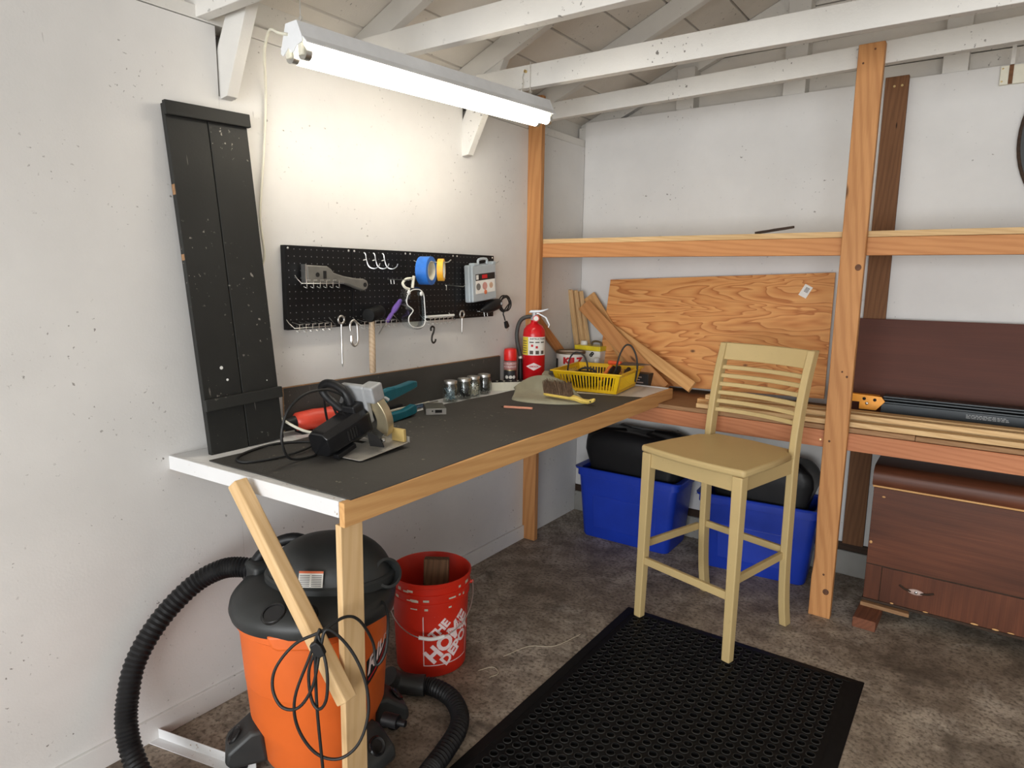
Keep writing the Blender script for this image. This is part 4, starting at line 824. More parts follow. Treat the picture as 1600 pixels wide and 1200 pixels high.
for y, s_ in ((0.012, 1.02), (-0.045, 1.02), (-0.050, 0.98), (-0.150, 0.92), (-0.168, 0.82)):
    R.append([(-0.015+s_*a, y, 0.072+s_*b) for a, b in ((-0.048,-0.028),(-0.030,-0.045),(0.030,-0.045),(0.050,-0.026),(0.050,0.030),(0.030,0.046),(-0.030,0.046),(-0.048,0.030))])
mo = MB().rings(R, T=Ts).build('motor', BLKG, sw, bevel=0.003, smooth=30)
for k_ in range(4): MB().box(0.0335, 0.0360, -0.060-k_*0.011, -0.054-k_*0.011, 0.055, 0.088, Ts).build('vent_slot', DARKGAP, mo)
MB().box(0.010, 0.034, -0.150, -0.070, 0.020, 0.036, Ts).build('brush_cover', BLK, sw, bevel=0.003)
MB().tube([(-0.040,-0.012,0.100),(-0.110,-0.012,0.150),(-0.125,-0.012,0.180),(-0.100,-0.012,0.200),(-0.055,-0.012,0.198),(-0.020,-0.012,0.170),(-0.010,-0.012,0.125)], 0.0135, 12, T=Ts).build('handle', BLK, sw, smooth=60)
MB().box(-0.035, 0.020, -0.034, 0.012, 0.10, 0.140, Ts).build('handle_base', BLK, sw, bevel=0.006)
MB().cyl((0.070, 0.018, 0.004), (0.070, 0.018, 0.022), 0.004, n=8, T=Tp).ball((0.072, 0.018, 0.026), 0.012, 0.009, 0.009, T=Tp).build('depth_knob', CHROME, sw, smooth=50)
MB().prism(arc(0.055, 0.004, 0.050, 5, 100, 8)+[(0.045, 0.004)], -0.028, -0.024, 'y', Ts).build('bevel_bracket', DARKGAP, sw, bevel=0.001)
MB().tube([(0.030, 0.072, 0.105), (0.040, 0.085, 0.120), (0.050, 0.092, 0.110)], 0.006, 8, T=Ts).build('guard_lever', GREYMET, sw, smooth=60)
wl0 = lambda P_: [tuple(i_ @ V(p)) for p in P_]
MB().tube(wl0([(0.33,-2.145,1.040),(0.38,-2.165,1.058),(0.40,-2.188,1.085),(0.40,-2.249,1.112),(0.40,-2.331,1.108),(0.40,-2.388,1.070),(0.40,-2.412,1.010),(0.395,-2.405,0.960),(0.38,-2.375,0.922),(0.372,-2.33,0.9085),(0.37,-2.28,0.908),(0.33,-2.23,0.9085),(0.29,-2.20,0.9085),(0.24,-2.18,0.9085),(0.206,-2.19,0.9085),(0.160,-2.26,0.9085),(0.165,-2.345,0.9085),(0.205,-2.431,0.9085),(0.270,-2.455,0.9085),(0.305,-2.370,0.9085),(0.310,-2.275,0.914),(0.285,-2.21,0.918),(0.22,-2.15,0.909),(0.19,-2.06,0.909)]), 0.0042, 8, sub=5).build('power_cord', CORD, sw, smooth=60)
MB().tube(wl0([(0.19,-2.06,0.909),(0.20,-2.09,0.97),(0.24,-2.13,1.045),(0.28,-2.15,1.07),(0.26,-2.10,1.00),(0.22,-2.04,0.93),(0.18,-2.0,0.909)]), 0.0042, 8, sub=5).build('power_cord', CORD, sw, smooth=60)

# red tool behind the saw
rd = thing('red_power_tool', 'red and black corded power tool lying behind the circular saw by the wall', 'power tool', (0.085, -2.0, BT+0.001), math.radians(80)); RED2 = plain('red_tool_plastic', srgb(212, 70, 50), 0.4, 0, 0.06)
R = []
for x, ry, rz in ((-0.125, 0.022, 0.020), (-0.115, 0.034, 0.032), (-0.05, 0.038, 0.038), (0.0, 0.036, 0.036), (0.06, 0.040, 0.041), (0.115, 0.036, 0.036), (0.130, 0.020, 0.020)):
    R.append([(x, ry*math.cos(a), 0.042+rz*math.sin(a)) for a in [2*math.pi*i/20 for i in range(20)]])
MB().rings(R).build('body', RED2, rd, smooth=60)
MB().box(0.010, 0.075, -0.0405, -0.030, 0.012, 0.045).build('vent_panel', BLK, rd, bevel=0.004)
MB().cyl((-0.165, 0, 0.038), (-0.118, 0, 0.040), 0.020, 0.026, n=16).build('nose', BLK, rd, smooth=40)
MB().box(-0.11, 0.10, -0.030, 0.030, 0.000, 0.010).build('sole', BLK, rd, bevel=0.002)
MB().tube([(0.030,-2.195,1.000),(0.060,-2.175,0.965),(0.125,-2.135,0.925),(0.165,-2.08,0.909),(0.185,-2.00,0.9085),(0.205,-1.93,0.907),(0.14,-1.85,0.9045),(0.07,-1.76,0.905),(0.05,-1.62,0.906),(0.055,-1.50,0.906),(0.04,-1.40,0.905)], 0.0048, 8, sub=4).build('extension_cord', CREAM, smooth=60, label='cream coloured cord running along the back of the bench', cat='cord')
# teal tool
tl_ = thing('teal_tool', 'teal plastic hand tool with two jaws lying behind the circular saw', 'hand tool', (0.15, -1.75, BT)); i_ = Wm(tl_)
def arm(name, pts, w0, h, mat, bev=0.005):
    """flat bar following a polyline, w0 list of half-heights"""
    P_ = [V(p) for p in pts]; R = []
    for j, p in enumerate(P_):
        d = (P_[min(j+1, len(P_)-1)]-P_[max(j-1, 0)]).normalized(); s1 = d.cross(V((0,0,1))).normalized(); u1 = s1.cross(d)
        a = w0[j]; R.append([p-s1*h-u1*a, p+s1*h-u1*a, p+s1*h+u1*a, p-s1*h+u1*a])
    return MB().rings(R, T=i_).build(name, mat, tl_, bevel=bev, smooth=40)
arm('upper_jaw', [(0.165,-1.955,0.952),(0.150,-1.86,0.975),(0.135,-1.76,0.993),(0.115,-1.66,1.000),(0.100,-1.575,1.010),(0.095,-1.548,1.012)], [0.020,0.022,0.026,0.020,0.017,0.012], 0.016, TEAL)
MB().box(0.118, 0.140, -1.735, -1.700, 0.995, 1.022, i_).build('trigger_block', TEAL, tl_, bevel=0.004)
arm('lower_jaw', [(0.210,-1.87,0.928),(0.205,-1.80,0.922),(0.195,-1.72,0.924),(0.185,-1.655,0.932),(0.182,-1.640,0.934)], [0.018,0.018,0.016,0.020,0.014], 0.014, TEAL)
arm('bridge', [(0.185,-1.93,0.945),(0.20,-1.88,0.935)], [0.024,0.02], 0.017, TEAL)
arm('inner_blade', [(0.155,-1.80,0.945),(0.150,-1.68,0.947)], [0.006,0.005], 0.008, BLK, 0.001)
# pliers, bits and scraps next to the jars
pz = thing('pliers', 'steel pliers with blue grips lying beside the glass jars', 'pliers', (0.07, -1.47, BT)); i_ = Wm(pz)
for s_ in (-1, 1):
    MB().tube([(0.075+0.004*s_,-1.440,0.907),(0.078+0.012*s_,-1.49,0.907),(0.085+0.016*s_,-1.55,0.907)], 0.0055, 8, T=i_).build('grip', plain('blue_grip', srgb(52, 78, 108), 0.4), pz, smooth=60)
MB().prism([(0.067,-1.445),(0.083,-1.445),(0.086,-1.42),(0.076,-1.375),(0.070,-1.375),(0.064,-1.42)], 0.9015, 0.912, 'z', i_).build('jaws', STEEL, pz, bevel=0.002)
for k_, (x0, y0, x1, y1, lab) in enumerate(((0.115,-1.62,0.105,-1.53,'thin steel drill bit nearest the teal tool on the white bench strip'), (0.050,-1.58,0.062,-1.50,'thin steel drill bit nearest the wall beside the pliers'), (0.112,-1.50,0.118,-1.41,'thin steel drill bit between the whetstone box and the jars'))):
    MB().cyl((x0, y0, 0.9035), (x1, y1, 0.9035), 0.003, n=8).cyl((x1, y1, 0.9035), (x1+(x1-x0)*.12, y1+(y1-y0)*.12, 0.9035), 0.003, 0.0005, n=8).build('drill_bit', CHROME, label=lab, cat='drill bit', smooth=50)
# grey metal box (whetstone box)
T_ = frame((0.205, -1.545, BM), (0.055, 0.062, 0), (0, 0, 1))
wb_ = thing('metal_box', 'small dark grey box with a light printed end on the bench mat', 'box', T=T_)
MB().box(-0.041, 0.041, -0.0485, 0.07, 0, 0.026).build('case', plain('olive_grey', srgb(88, 88, 80), 0.45, 0.3, 0.1), wb_, bevel=0.002)
MB().box(-0.041, 0.041, -0.0505, -0.0487, 0.0005, 0.0255).build('printed_end', plain('grey_end', srgb(158, 156, 152), 0.5), wb_, bevel=0.0005)
MB().box(-0.018, -0.012, -0.0512, -0.0506, 0.012, 0.018).box(-0.004, 0.024, -0.0512, -0.0506, 0.008, 0.020).build('print', DARKGAP, wb_, kind='stuff')
# jars
SCREWMATS = [plain('zinc_blue', srgb(150, 176, 190), 0.35, 0.7), plain('black_screw', (0.03, 0.03, 0.035, 1), 0.4, 0.4), plain('ivory_anchor', srgb(214, 206, 188), 0.45), plain('dark_nail', (0.06, 0.065, 0.07, 1), 0.35, 0.6)]
for k_, (x, y, lab) in enumerate(((0.094,-1.318,'glass jar of bluish screws, nearest the pliers'), (0.098,-1.226,'glass jar of black screws, second from the pliers'), (0.088,-1.146,'glass jar of ivory wall anchors, third from the pliers'), (0.086,-1.062,'glass jar of dark nails, farthest from the pliers'))):
    j_ = thing('glass_jar', lab, 'jar', (x, y, BT+0.0012), 0, 'glass jars of hardware in a row')
    MB().lathe([(0.004,0.003),(0.030,0.001),(0.0335,0.006),(0.0335,0.066),(0.030,0.076),(0.0285,0.080),(0.0285,0.092),(0.0265,0.092),(0.0265,0.079),(0.0315,0.064),(0.0315,0.008),(0.004,0.006)], 28).build('glass', CLEAR, j_, smooth=40)
    MB().lathe([(0.022,0.0935),(0.0245,0.0955),(0.0295,0.0955),(0.0305,0.093),(0.0305,0.083),(0.0292,0.083),(0.0290,0.0925),(0.004,0.0925)], 32).build('lid_ring', STEEL, j_, smooth=30)
    MB().lathe([(0.003,0.0945),(0.0215,0.0945),(0.0225,0.0938)], 28).build('lid_disc', plain('lid_silver', srgb(196, 196, 192), 0.3, 0.6), j_, smooth=40)
    sc2 = MB(); rn = random.Random(20+k_)
    for q_ in range(60):
        a = rn.uniform(0, 6.28); rr = 0.024*math.sqrt(rn.random()); z = 0.010+rn.random()*0.045
        d = V((rn.uniform(-1,1), rn.uniform(-1,1), rn.uniform(-0.9,1.0))).normalized()*rn.uniform(0.006, 0.013); c = V((rr*math.cos(a)*0.8, rr*math.sin(a)*0.8, z))
        lo2, hi2 = c-d, c+d
        for p in (lo2, hi2):
            p.z = max(0.010, min(0.064, p.z)); l = math.hypot(p.x, p.y)
            if l > 0.028: p.x *= 0.028/l; p.y *= 0.028/l
        sc2.cyl(lo2, hi2, 0.0018, 0.0012, n=5); sc2.cyl(hi2, hi2+d.normalized()*0.0015, 0.0036, n=6)
    sc2.build('hardware', SCREWMATS[k_], j_, kind='stuff')
# cream tray with black liner
T_ = frame((0.132, -0.868, BT+0.001), (0.155, 0.175, 0), (0, 0, 1))
ty = thing('cream_tray', 'long cream plastic tray with a black scalloped liner behind the dustpan', 'tray', T=T_)
MB().box(-0.125, 0.125, -0.028, 0.028, 0, 0.004).box(-0.125, 0.125, -0.028, -0.025, 0.004, 0.042).box(-0.125, 0.125, 0.025, 0.028, 0.004, 0.042).box(-0.125, -0.122, -0.025, 0.025, 0.004, 0.042).box(0.122, 0.125, -0.025, 0.025, 0.004, 0.042).build('tray_body', CREAM, ty)
for i in range(7): MB().cyl((-0.105+i*0.035, -0.0245, 0.030), (-0.105+i*0.035, 0.0245, 0.030), 0.0165, n=14).build('liner_scallop', BLK, ty, smooth=40)
# carpenter pencil
p0, p1 = V((0.356, -1.295, BM+0.0045)), V((0.486, -1.243, BM+0.0045)); u_ = (p1-p0).normalized()
pc = thing('carpenter_pencil', 'flat salmon-coloured carpenter pencil lying on the bench mat', 'pencil', T=frame(p0, u_, (0,0,1)))
MB().rings([[(x, a*0.0075, b*0.0042) for a, b in ((-1,-0.6),(-0.6,-1),(0.6,-1),(1,-0.6),(1,0.6),(0.6,1),(-0.6,1),(-1,0.6))] for x in (0.016, 0.140)]).build('shaft', plain('salmon_paint', srgb(226, 152, 124), 0.45), pc)
MB().cyl((0.016, 0, 0), (0.002, 0, 0), 0.0040, 0.0012, n=8).build('tip', DARKWOOD, pc)
# dustpan and brush
dp = thing('dustpan', 'grey-green plastic dustpan lying on the bench mat', 'dustpan', (0.42, -0.95, BM)); i_ = Wm(dp)
fl = [(0.262,-1.075),(0.300,-1.125),(0.380,-1.140),(0.480,-1.110),(0.560,-1.058),(0.605,-1.000),(0.600,-0.965)]
bk_ = [(0.215,-0.985),(0.225,-0.930),(0.250,-0.880),(0.300,-0.855),(0.360,-0.845),(0.430,-0.850),(0.490,-0.875)]
lo3 = [(x, y, BM+0.001) for x, y in fl]; md = [((a[0]*0.62+b[0]*0.38), (a[1]*0.62+b[1]*0.38), BM+0.004) for a, b in zip(fl, bk_)]
bk3 = [(x, y, BM+0.020) for x, y in bk_]; tp = [(x-0.020, y+0.015, BM+h) for (x, y), h in zip(bk_, (0.026,0.052,0.072,0.080,0.074,0.056,0.030))]
def sheet(rows, t=0.002):
    nr, nc = len(rows), len(rows[0]); vs = [p for r_ in rows for p in r_]
    fs = [(j*nc+i, j*nc+i+1, (j+1)*nc+i+1, (j+1)*nc+i) for j in range(nr-1) for i in range(nc-1)]
    return vs, fs
rows = [spline(r_, 4) for r_ in (lo3, md, bk3, tp)]
vs, fs = sheet(rows); m_ = MB().add(vs, fs, i_).build('pan', KHAKI, dp, smooth=70); so = m_.modifiers.new('thick', 'SOLIDIFY'); so.thickness = 0.0025; so.offset = 1
MB().rings([[(0.285,-0.845,BM+0.060),(0.335,-0.832,BM+0.060),(0.335,-0.832,BM+0.074),(0.285,-0.845,BM+0.074)],[(0.245,-0.800,BM+0.066),(0.278,-0.787,BM+0.066),(0.278,-0.787,BM+0.082),(0.245,-0.800,BM+0.082)],[(0.228,-0.752,BM+0.070),(0.254,-0.742,BM+0.070),(0.254,-0.742,BM+0.090),(0.228,-0.752,BM+0.090)]], T=i_).build('handle', KHAKI, dp, bevel=0.005, smooth=50)
bo = V((0.500, -1.010, BM+0.028)); bu = V((0.185, -0.012, 0)).normalized()
T_ = frame(bo, bu, (0, -0.25, 1)); T_ = T_ @ M.Scale(1.16, 4); hb = thing('bench_brush', 'bench brush with yellow handle and brown bristles lying in the dustpan', 'brush', T=T_)
MB().rings([[(x, -w1, z-t1), (x, w1, z-t1), (x, w1, z+t1), (x, -w1, z+t1)] for x, w1, z, t1 in ((-0.090, 0.014, 0.0, 0.005), (-0.075, 0.016, 0.0, 0.006), (0.03, 0.015, -0.002, 0.006), (0.058, 0.010, -0.004, 0.008), (0.085, 0.009, -0.012, 0.008), (0.112, 0.010, -0.010, 0.007), (0.130, 0.010, -0.003, 0.007), (0.140, 0.008, 0.0, 0.006))]).build('handle', plain('yellow_handle', srgb(234, 204, 104), 0.4), hb, bevel=0.004, smooth=50)
MB().cyl((0.126, -0.0105, -0.004), (0.126, 0.0105, -0.004), 0.0032, n=10).build('hang_hole', DARKGAP, hb)
br_ = MB(); rn = random.Random(9)
for i in range(30):
    for j in range(7):
        x = -0.085+i*0.0042; y = -0.012+j*0.004; dx_, dy_ = rn.uniform(-0.006, 0.006), rn.uniform(-0.003, 0.010)
        br_.cyl((x, y, 0.005), (x+dx_-0.004, y+dy_, 0.056+rn.uniform(-0.006, 0.003)), 0.0019, 0.0008, n=4, caps=False)
br_.build('bristles', plain('bristle_brown', srgb(112, 88, 68), 0.8, 0, 0.3, 120), hb, kind='stuff')
# spray can
sp_ = thing('spray_can', 'black spray can with a red cap behind the cream tray', 'spray can', (0.048, -0.795, BT+0.001), math.radians(-54))
MB().lathe([(0.004,0.001),(0.031,0.0),(0.033,0.004),(0.033,0.132),(0.030,0.140),(0.012,0.145)], 32).build('can', plain('can_dark', srgb(62, 62, 64), 0.3, 0.2, 0.05), sp_, smooth=40)
MB().lathe([(0.0325,0.134),(0.0330,0.138),(0.0330,0.180),(0.0300,0.192),(0.018,0.196),(0.003,0.194)], 32).build('cap', plain('red_cap', srgb(226, 36, 32), 0.3), sp_, smooth=40)
fn = wrap(0.033, 0.0, 0.0, 0.0006); lb_ = patch(MB(), fn, -0.05, 0.05, 0.088, 0.130, 24, 1).build('label_band', plain('label_greyred', srgb(176, 120, 116), 0.5), sp_)
m_ = MB(); text(m_, 'ACCELERATOR', 0.0125, wrap(0.033, 0.118, 0, 0.0012), 0.0002, 0, 0, at=(0, 0)); text(m_, 'ACCELERANT', 0.0125, wrap(0.033, 0.103, 0, 0.0012), 0.0002, 0, 0); m_.build('label_letters', INKW, lb_)
patch(MB(), wrap(0.033, 0, 0, 0.0008), -0.05, 0.05, 0.084, 0.087, 24, 1).build('gold_line', BRASS, sp_)
for u, v, rr in ((-0.018, 0.050, 0.009), (0.002, 0.050, 0.009), (0.020, 0.050, 0.009), (-0.020, 0.020, 0.008), (0.0, 0.020, 0.009), (0.020, 0.020, 0.008)):
    f_2 = wrap(0.033, v, 0, 0.0010); MB().add([f_2(u, 0)]+[f_2(u+rr*math.cos(2*math.pi*i/14), rr*math.sin(2*math.pi*i/14)) for i in range(14)], [(0, i+1, (i+1) % 14+1) for i in range(14)]).build('pictogram', PAPER, sp_)
# fire extinguisher
fe = thing('fire_extinguisher', 'red fire extinguisher with black hose standing by the fir wall post', 'extinguisher', (0.108, -0.668, BT+0.001), math.radians(-56))
MB().lathe([(0.004,0.004),(0.052,0.0),(0.058,0.008),(0.058,0.262),(0.054,0.288),(0.040,0.308),(0.022,0.318),(0.018,0.326),(0.018,0.338),(0.004,0.338)], 40).build('cylinder', REDP, fe, smooth=45)
MB().lathe([(0.004,0.336),(0.020,0.336),(0.020,0.350),(0.014,0.354),(0.014,0.374),(0.004,0.376)], 20).build('valve', GREYMET, fe, smooth=35)
MB().prism([(-0.030,0.372),(0.036,0.376),(0.072,0.392),(0.074,0.397),(0.030,0.388),(-0.022,0.386)], -0.009, 0.009, 'y', M.Rotation(math.radians(85), 4, 'Z')).build('carry_lever', GREYMET, fe, bevel=0.002)
MB().prism([(-0.012,0.362),(0.020,0.366),(0.056,0.346),(0.074,0.312),(0.070,0.298),(0.076,0.298),(0.082,0.314),(0.064,0.352),(0.022,0.374),(-0.012,0.371)], -0.008, 0.008, 'y', M.Rotation(math.radians(85), 4, 'Z')).build('squeeze_lever', GREYMET, fe, bevel=0.0015)
gq = MB().cyl((0.012, 0.008, 0.346), (0.034, 0.008, 0.346), 0.016, n=20).build('gauge', REDP, fe, smooth=40)
MB().cyl((0.0342, 0.008, 0.346), (0.0348, 0.008, 0.346), 0.012, n=20).build('gauge_face', PAPER, gq)
MB().tube([(-0.002,-0.012,0.352),(0.0,-0.035,0.352),(0.0,-0.064,0.340),(0.0,-0.082,0.310),(0.002,-0.090,0.262),(0.004,-0.086,0.215),(0.008,-0.078,0.180),(0.010,-0.070,0.148)], 0.0105, 12).build('hose', plain('hose_grey', (0.05, 0.05, 0.048, 1), 0.6), fe, smooth=60)
MB().cyl((0.010,-0.071,0.150), (0.0105,-0.070,0.136), 0.009, n=12).build('hose_ferrule', WHITE, fe, smooth=40)
MB().cyl((0.0105,-0.0705,0.136), (0.016,-0.066,0.004), 0.010, 0.016, n=16).build('horn', BLK, fe, smooth=40)
lb_ = patch(MB(), wrap(0.058, 0, 0, 0.0006), -0.078, 0.078, 0.158, 0.252, 30, 1).build('instruction_label', PAPER, fe)
patch(MB(), wrap(0.058, 0, 0, 0.0010), -0.078, -0.032, 0.159, 0.251, 12, 1).build('yellow_panel', plain('label_yellow', srgb(226, 200, 60), 0.5), lb_)
m_ = MB(); text(m_, 'INSTRUCTIONS', 0.0125, wrap(0.058, 0.242, 0, 0.0013), 0.0003, 0, 0, at=(0.022, 0))
for i in range(6): patch(m_, wrap(0.058, 0, 0, 0.0013), -0.070, -0.040, 0.168+i*0.012, 0.172+i*0.012, 6, 1)
for i in range(3): patch(m_, wrap(0.058, 0, 0, 0.0013), -0.022+i*0.030, -0.004+i*0.030, 0.164, 0.182, 4, 1); patch(m_, wrap(0.058, 0, 0, 0.0013), -0.024+i*0.030, -0.002+i*0.030, 0.222, 0.228, 4, 1)
m_.build('label_print', plain('print_dark', srgb(84, 76, 66), 0.6), lb_, kind='stuff')
m_ = MB(); 
for u, v in ((-0.010, 0.208), (0.014, 0.200)): patch(m_, wrap(0.058, 0, 0, 0.0014), u-0.006, u+0.006, v-0.006, v+0.006, 3, 1)
m_.build('label_pictures', INKR, lb_, kind='stuff')
f_2 = wrap(0.058, 0.100, 0, 0.0008); us = [-0.042+0.006*i for i in range(15)]; MB().add([f_2(u, sg*0.020*(1-abs(u)/0.042)) for u in us for sg in (-1, 1)], [(2*i, 2*i+2, 2*i+3, 2*i+1) for i in range(14)]).build('logo_diamond', INKW, fe)
m_ = MB(); text(m_, 'AMEREX', 0.0125, wrap(0.058, 0.100, 0, 0.0018), 0.0003, 0, 1); m_.build('logo_lettering', INKR, fe)
# glossy black dome
dm = thing('plastic_dome', 'small round glossy black dome behind the dustpan handle', 'dome', (0.205, -0.725, BT+0.001), math.radians(-50))
MB().ball((0, 0, 0.030), 0.030, 0.034, 0.030, 20, 12).build('shell', BLKG, dm, smooth=60)
MB().lathe([(0.022,0),(0.026,0.003),(0.030,0)], 24, T=M.Translation((0.020, 0, 0.034)) @ M.Rotation(math.radians(75), 4, 'Y')).build('rim', BLKG, dm, smooth=40)
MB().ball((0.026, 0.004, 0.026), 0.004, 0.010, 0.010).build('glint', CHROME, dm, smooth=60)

# ------------------------------------------------------------------ yellow basket and contents
o0 = V((0.432, -0.564, BM+0.0005)); bkt = thing('plastic_basket', 'yellow slotted plastic basket of small tools on the far bench end', 'basket', tuple(o0), math.radians(8))
HB = 0.098; tw, bw = 0.176, 0.150
def bq(s, z): return bw+(tw-bw)*z/HB
fl_ = MB().box(-bw, bw, -bw, bw, 0, 0.003).build('base', YEL, bkt, bevel=0.001)
for k_ in range(4):
    T_ = M.Rotation(math.pi/2*k_, 4, 'Z'); m_ = MB()
    def wp(u, z, d=0.0): w0 = bq(0, z); return (u*w0, -w0+d, z)
    def bar2(u0, u1, z0, z1): m_.add([wp(u0,z0),wp(u1,z0),wp(u1,z1),wp(u0,z1),wp(u0,z0,0.0025),wp(u1,z0,0.0025),wp(u1,z1,0.0025),wp(u0,z1,0.0025)], [(0,1,2,3),(4,7,6,5),(0,4,5,1),(1,5,6,2),(2,6,7,3),(3,7,4,0)], T_)
    bar2(-1, 1, 0, 0.016); bar2(-1, 1, 0.082, HB); bar2(-1, -0.87, 0.016, 0.082); bar2(0.87, 1, 0.016, 0.082)
    for i in range(19): u = -0.83+i*0.0925; bar2(u-0.020, u+0.020, 0.016, 0.082)
    m_.build('slotted_side', YEL, bkt)
rim = MB()
for k_ in range(4): rim.box(-tw-0.008, tw+0.008, -tw-0.009, -tw+0.004, HB-0.003, HB+0.003, M.Rotation(math.pi/2*k_, 4, 'Z'))
rim.build('rim', YEL, bkt, bevel=0.001)
def wtube(name, pts, r, mat, label, cat, sub=5, n=8): return MB().tube(pts, r, n, sub=sub).build(name, mat, smooth=60, label=label, cat=cat)
wtube('cable_loop', [(0.285,-0.62,0.915),(0.287,-0.62,0.99),(0.296,-0.615,1.050),(0.325,-0.61,1.080),(0.360,-0.60,1.070),(0.382,-0.595,1.035),(0.390,-0.595,0.985),(0.392,-0.595,0.915)], 0.0042, CORD, 'black cable loop standing up at the left side of the yellow basket', 'cable')
wtube('cable_loop', [(0.492,-0.52,0.912),(0.505,-0.51,1.000),(0.520,-0.50,1.075),(0.545,-0.49,1.122),(0.575,-0.485,1.118),(0.600,-0.48,1.070),(0.608,-0.48,1.012),(0.600,-0.48,0.94)], 0.0046, CORD, 'taller black cable loop arching over the right side of the yellow basket', 'cable')
wtube('cable_loop', [(0.36,-0.66,0.955),(0.37,-0.655,0.995),(0.41,-0.65,1.012),(0.455,-0.64,1.000),(0.48,-0.63,0.955)], 0.0050, CORD, 'low black cable loop across the middle of the yellow basket', 'cable')
tm = thing('tape_measure', 'flat black coil lying in the left half of the yellow basket', 'coil', (0.360, -0.575, BM+0.006))
for z, rr in ((0.010, 0.070), (0.028, 0.066), (0.046, 0.060), (0.062, 0.052)): MB().tube([(rr*math.cos(a), rr*math.sin(a)*0.8, z) for a in [2*math.pi*i/18 for i in range(18)]], 0.0095, 8, True, 1).build('coil_turn', BLK, tm, smooth=60)
for k_, (p0, p1, r0, mt, lab) in enumerate((((0.52,-0.60,0.93),(0.50,-0.46,1.005),0.016,BLK,'black tool grip leaning in the right half of the basket, nearest the front'), ((0.57,-0.58,0.93),(0.545,-0.44,1.000),0.015,DARKWOOD,'dark wooden tool handle leaning in the right half of the basket'), ((0.47,-0.58,0.92),(0.455,-0.43,0.998),0.014,BLK,'black tool grip leaning in the middle of the basket'), ((0.40,-0.48,0.93),(0.44,-0.425,1.005),0.012,plain('orange_grip', srgb(236, 120, 40), 0.4),'orange tool grip at the back of the yellow basket'))):
    d_ = V(p1)-V(p0); Rq = d_.to_track_quat('Z', 'Y').to_matrix().to_4x4(); L_ = d_.length
    MB().lathe([(0.003,0),(r0*0.8,0.004),(r0,0.02),(r0*0.8,L_*0.5),(r0,L_*0.8),(r0*0.7,L_-0.004),(0.003,L_)], 14, T=M.Translation(p0) @ Rq).build('tool_grip', mt, smooth=45, label=lab, cat='tool grip')
pk = thing('trowel', 'pointed grey metal trowel lying across the right rim of the basket', 'trowel', T=frame((0.495,-0.43,1.019), (0.16,-0.02,0.010), (0,-0.3,1)))
MB().prism([(0,-0.016),(0.05,-0.022),(0.175,0.0),(0.05,0.022),(0,0.016)], -0.0015, 0.0015).build('blade', plain('dull_steel', srgb(110, 104, 98), 0.45, 0.7), pk)
MB().cyl((0.0, 0, 0.001), (-0.075, 0, 0.004), 0.010, 0.012, n=12).build('handle', plain('orange_red', srgb(226, 92, 50), 0.4), pk, smooth=40)

# ------------------------------------------------------------------ cans behind the basket on the rack deck
kz = thing('paint_can', 'white gallon paint can with red lettering in the back corner', 'paint can', (0.110, -0.290, DZ+0.001), math.radians(-60))
MB().lathe([(0.004,0.003),(0.081,0.0),(0.083,0.003),(0.083,0.008),(0.0815,0.010),(0.0815,0.176),(0.083,0.178),(0.083,0.186),(0.004,0.187)], 44).build('can', PAPER, kz, smooth=35)
MB().lathe([(0.0832,0.1785),(0.0848,0.180),(0.0848,0.188),(0.080,0.193),(0.077,0.190),(0.073,0.185),(0.004,0.187)], 44).build('lid', plain('lid_rust', srgb(120, 104, 84), 0.45, 0.5, 0.25, 20), kz, smooth=35)
m_ = MB(); text(m_, 'KILZ', 0.046, wrap(0.0815, 0.142, 0.0, 0.0012), 0.0032, 0, 1, at=(0.014, 0), sx=1.2); m_.build('brand_letters', INKR, kz)
m_ = MB(); text(m_, 'PREMIUM', 0.022, wrap(0.0815, 0.108, 0.0, 0.0012), 0.0010, 0, 1, at=(0.010, 0)); m_.build('sub_letters', INKK, kz)
patch(MB(), wrap(0.0815, 0, 0, 0.0010), -0.075, 0.085, 0.012, 0.060, 20, 1).build('lower_band', plain('label_mint', srgb(150, 176, 160), 0.5), kz)
patch(MB(), wrap(0.0815, 0, math.radians(-72), 0.0010), -0.02, 0.02, 0.03, 0.15, 8, 1).build('side_panel', INKK, kz)
tn = thing('solvent_tin', 'white and yellow rectangular tin behind the paint can', 'tin', (0.150, -0.118, DZ+0.001), math.radians(-2))
MB().box(-0.085, 0.085, -0.050, 0.050, 0, 0.185).build('tin_body', PAPER, tn, bevel=0.004)
MB().box(-0.087, 0.087, -0.052, 0.052, 0.1855, 0.212).build('yellow_band', plain('tin_yellow', srgb(236, 214, 50), 0.35), tn, bevel=0.003)
MB().cyl((-0.052, 0, 0.212), (-0.052, 0, 0.236), 0.021, 0.019, n=20).build('cap', WHITE, tn, bevel=0.002, smooth=40)
MB().tube([(0.0, 0, 0.213), (0.006, 0, 0.232), (0.030, 0, 0.238), (0.058, 0, 0.232), (0.064, 0, 0.213)], 0.006, 8).build('handle', plain('tin_strap', srgb(110, 96, 70), 0.4, 0.5), tn, smooth=60)
m_ = MB(); text(m_, '8', 0.042, lambda u, v: (u+0.028, -0.0508, 0.165+v), 0.002, 0.1, 0, rot=math.radians(-35)); m_.build('printed_mark', INKK, tn)
nb = thing('glue_bottle', 'navy bottle with a white cap in front of the yellow tin', 'bottle', (0.235, -0.215, DZ+0.001))
MB().lathe([(0.004,0.001),(0.037,0),(0.040,0.004),(0.040,0.105),(0.034,0.118),(0.016,0.126),(0.016,0.132),(0.004,0.132)], 28).build('bottle_body', plain('navy_plastic', srgb(26, 34, 82), 0.35), nb, smooth=40)
MB().lathe([(0.019,0.128),(0.019,0.150),(0.012,0.156),(0.003,0.157)], 20).build('cap', WHITE, nb, smooth=40)
ct = thing('carton', 'black printed carton between the basket and the leaning scrap boards', 'carton', (0.560, -0.299, DZ+0.001), 0)
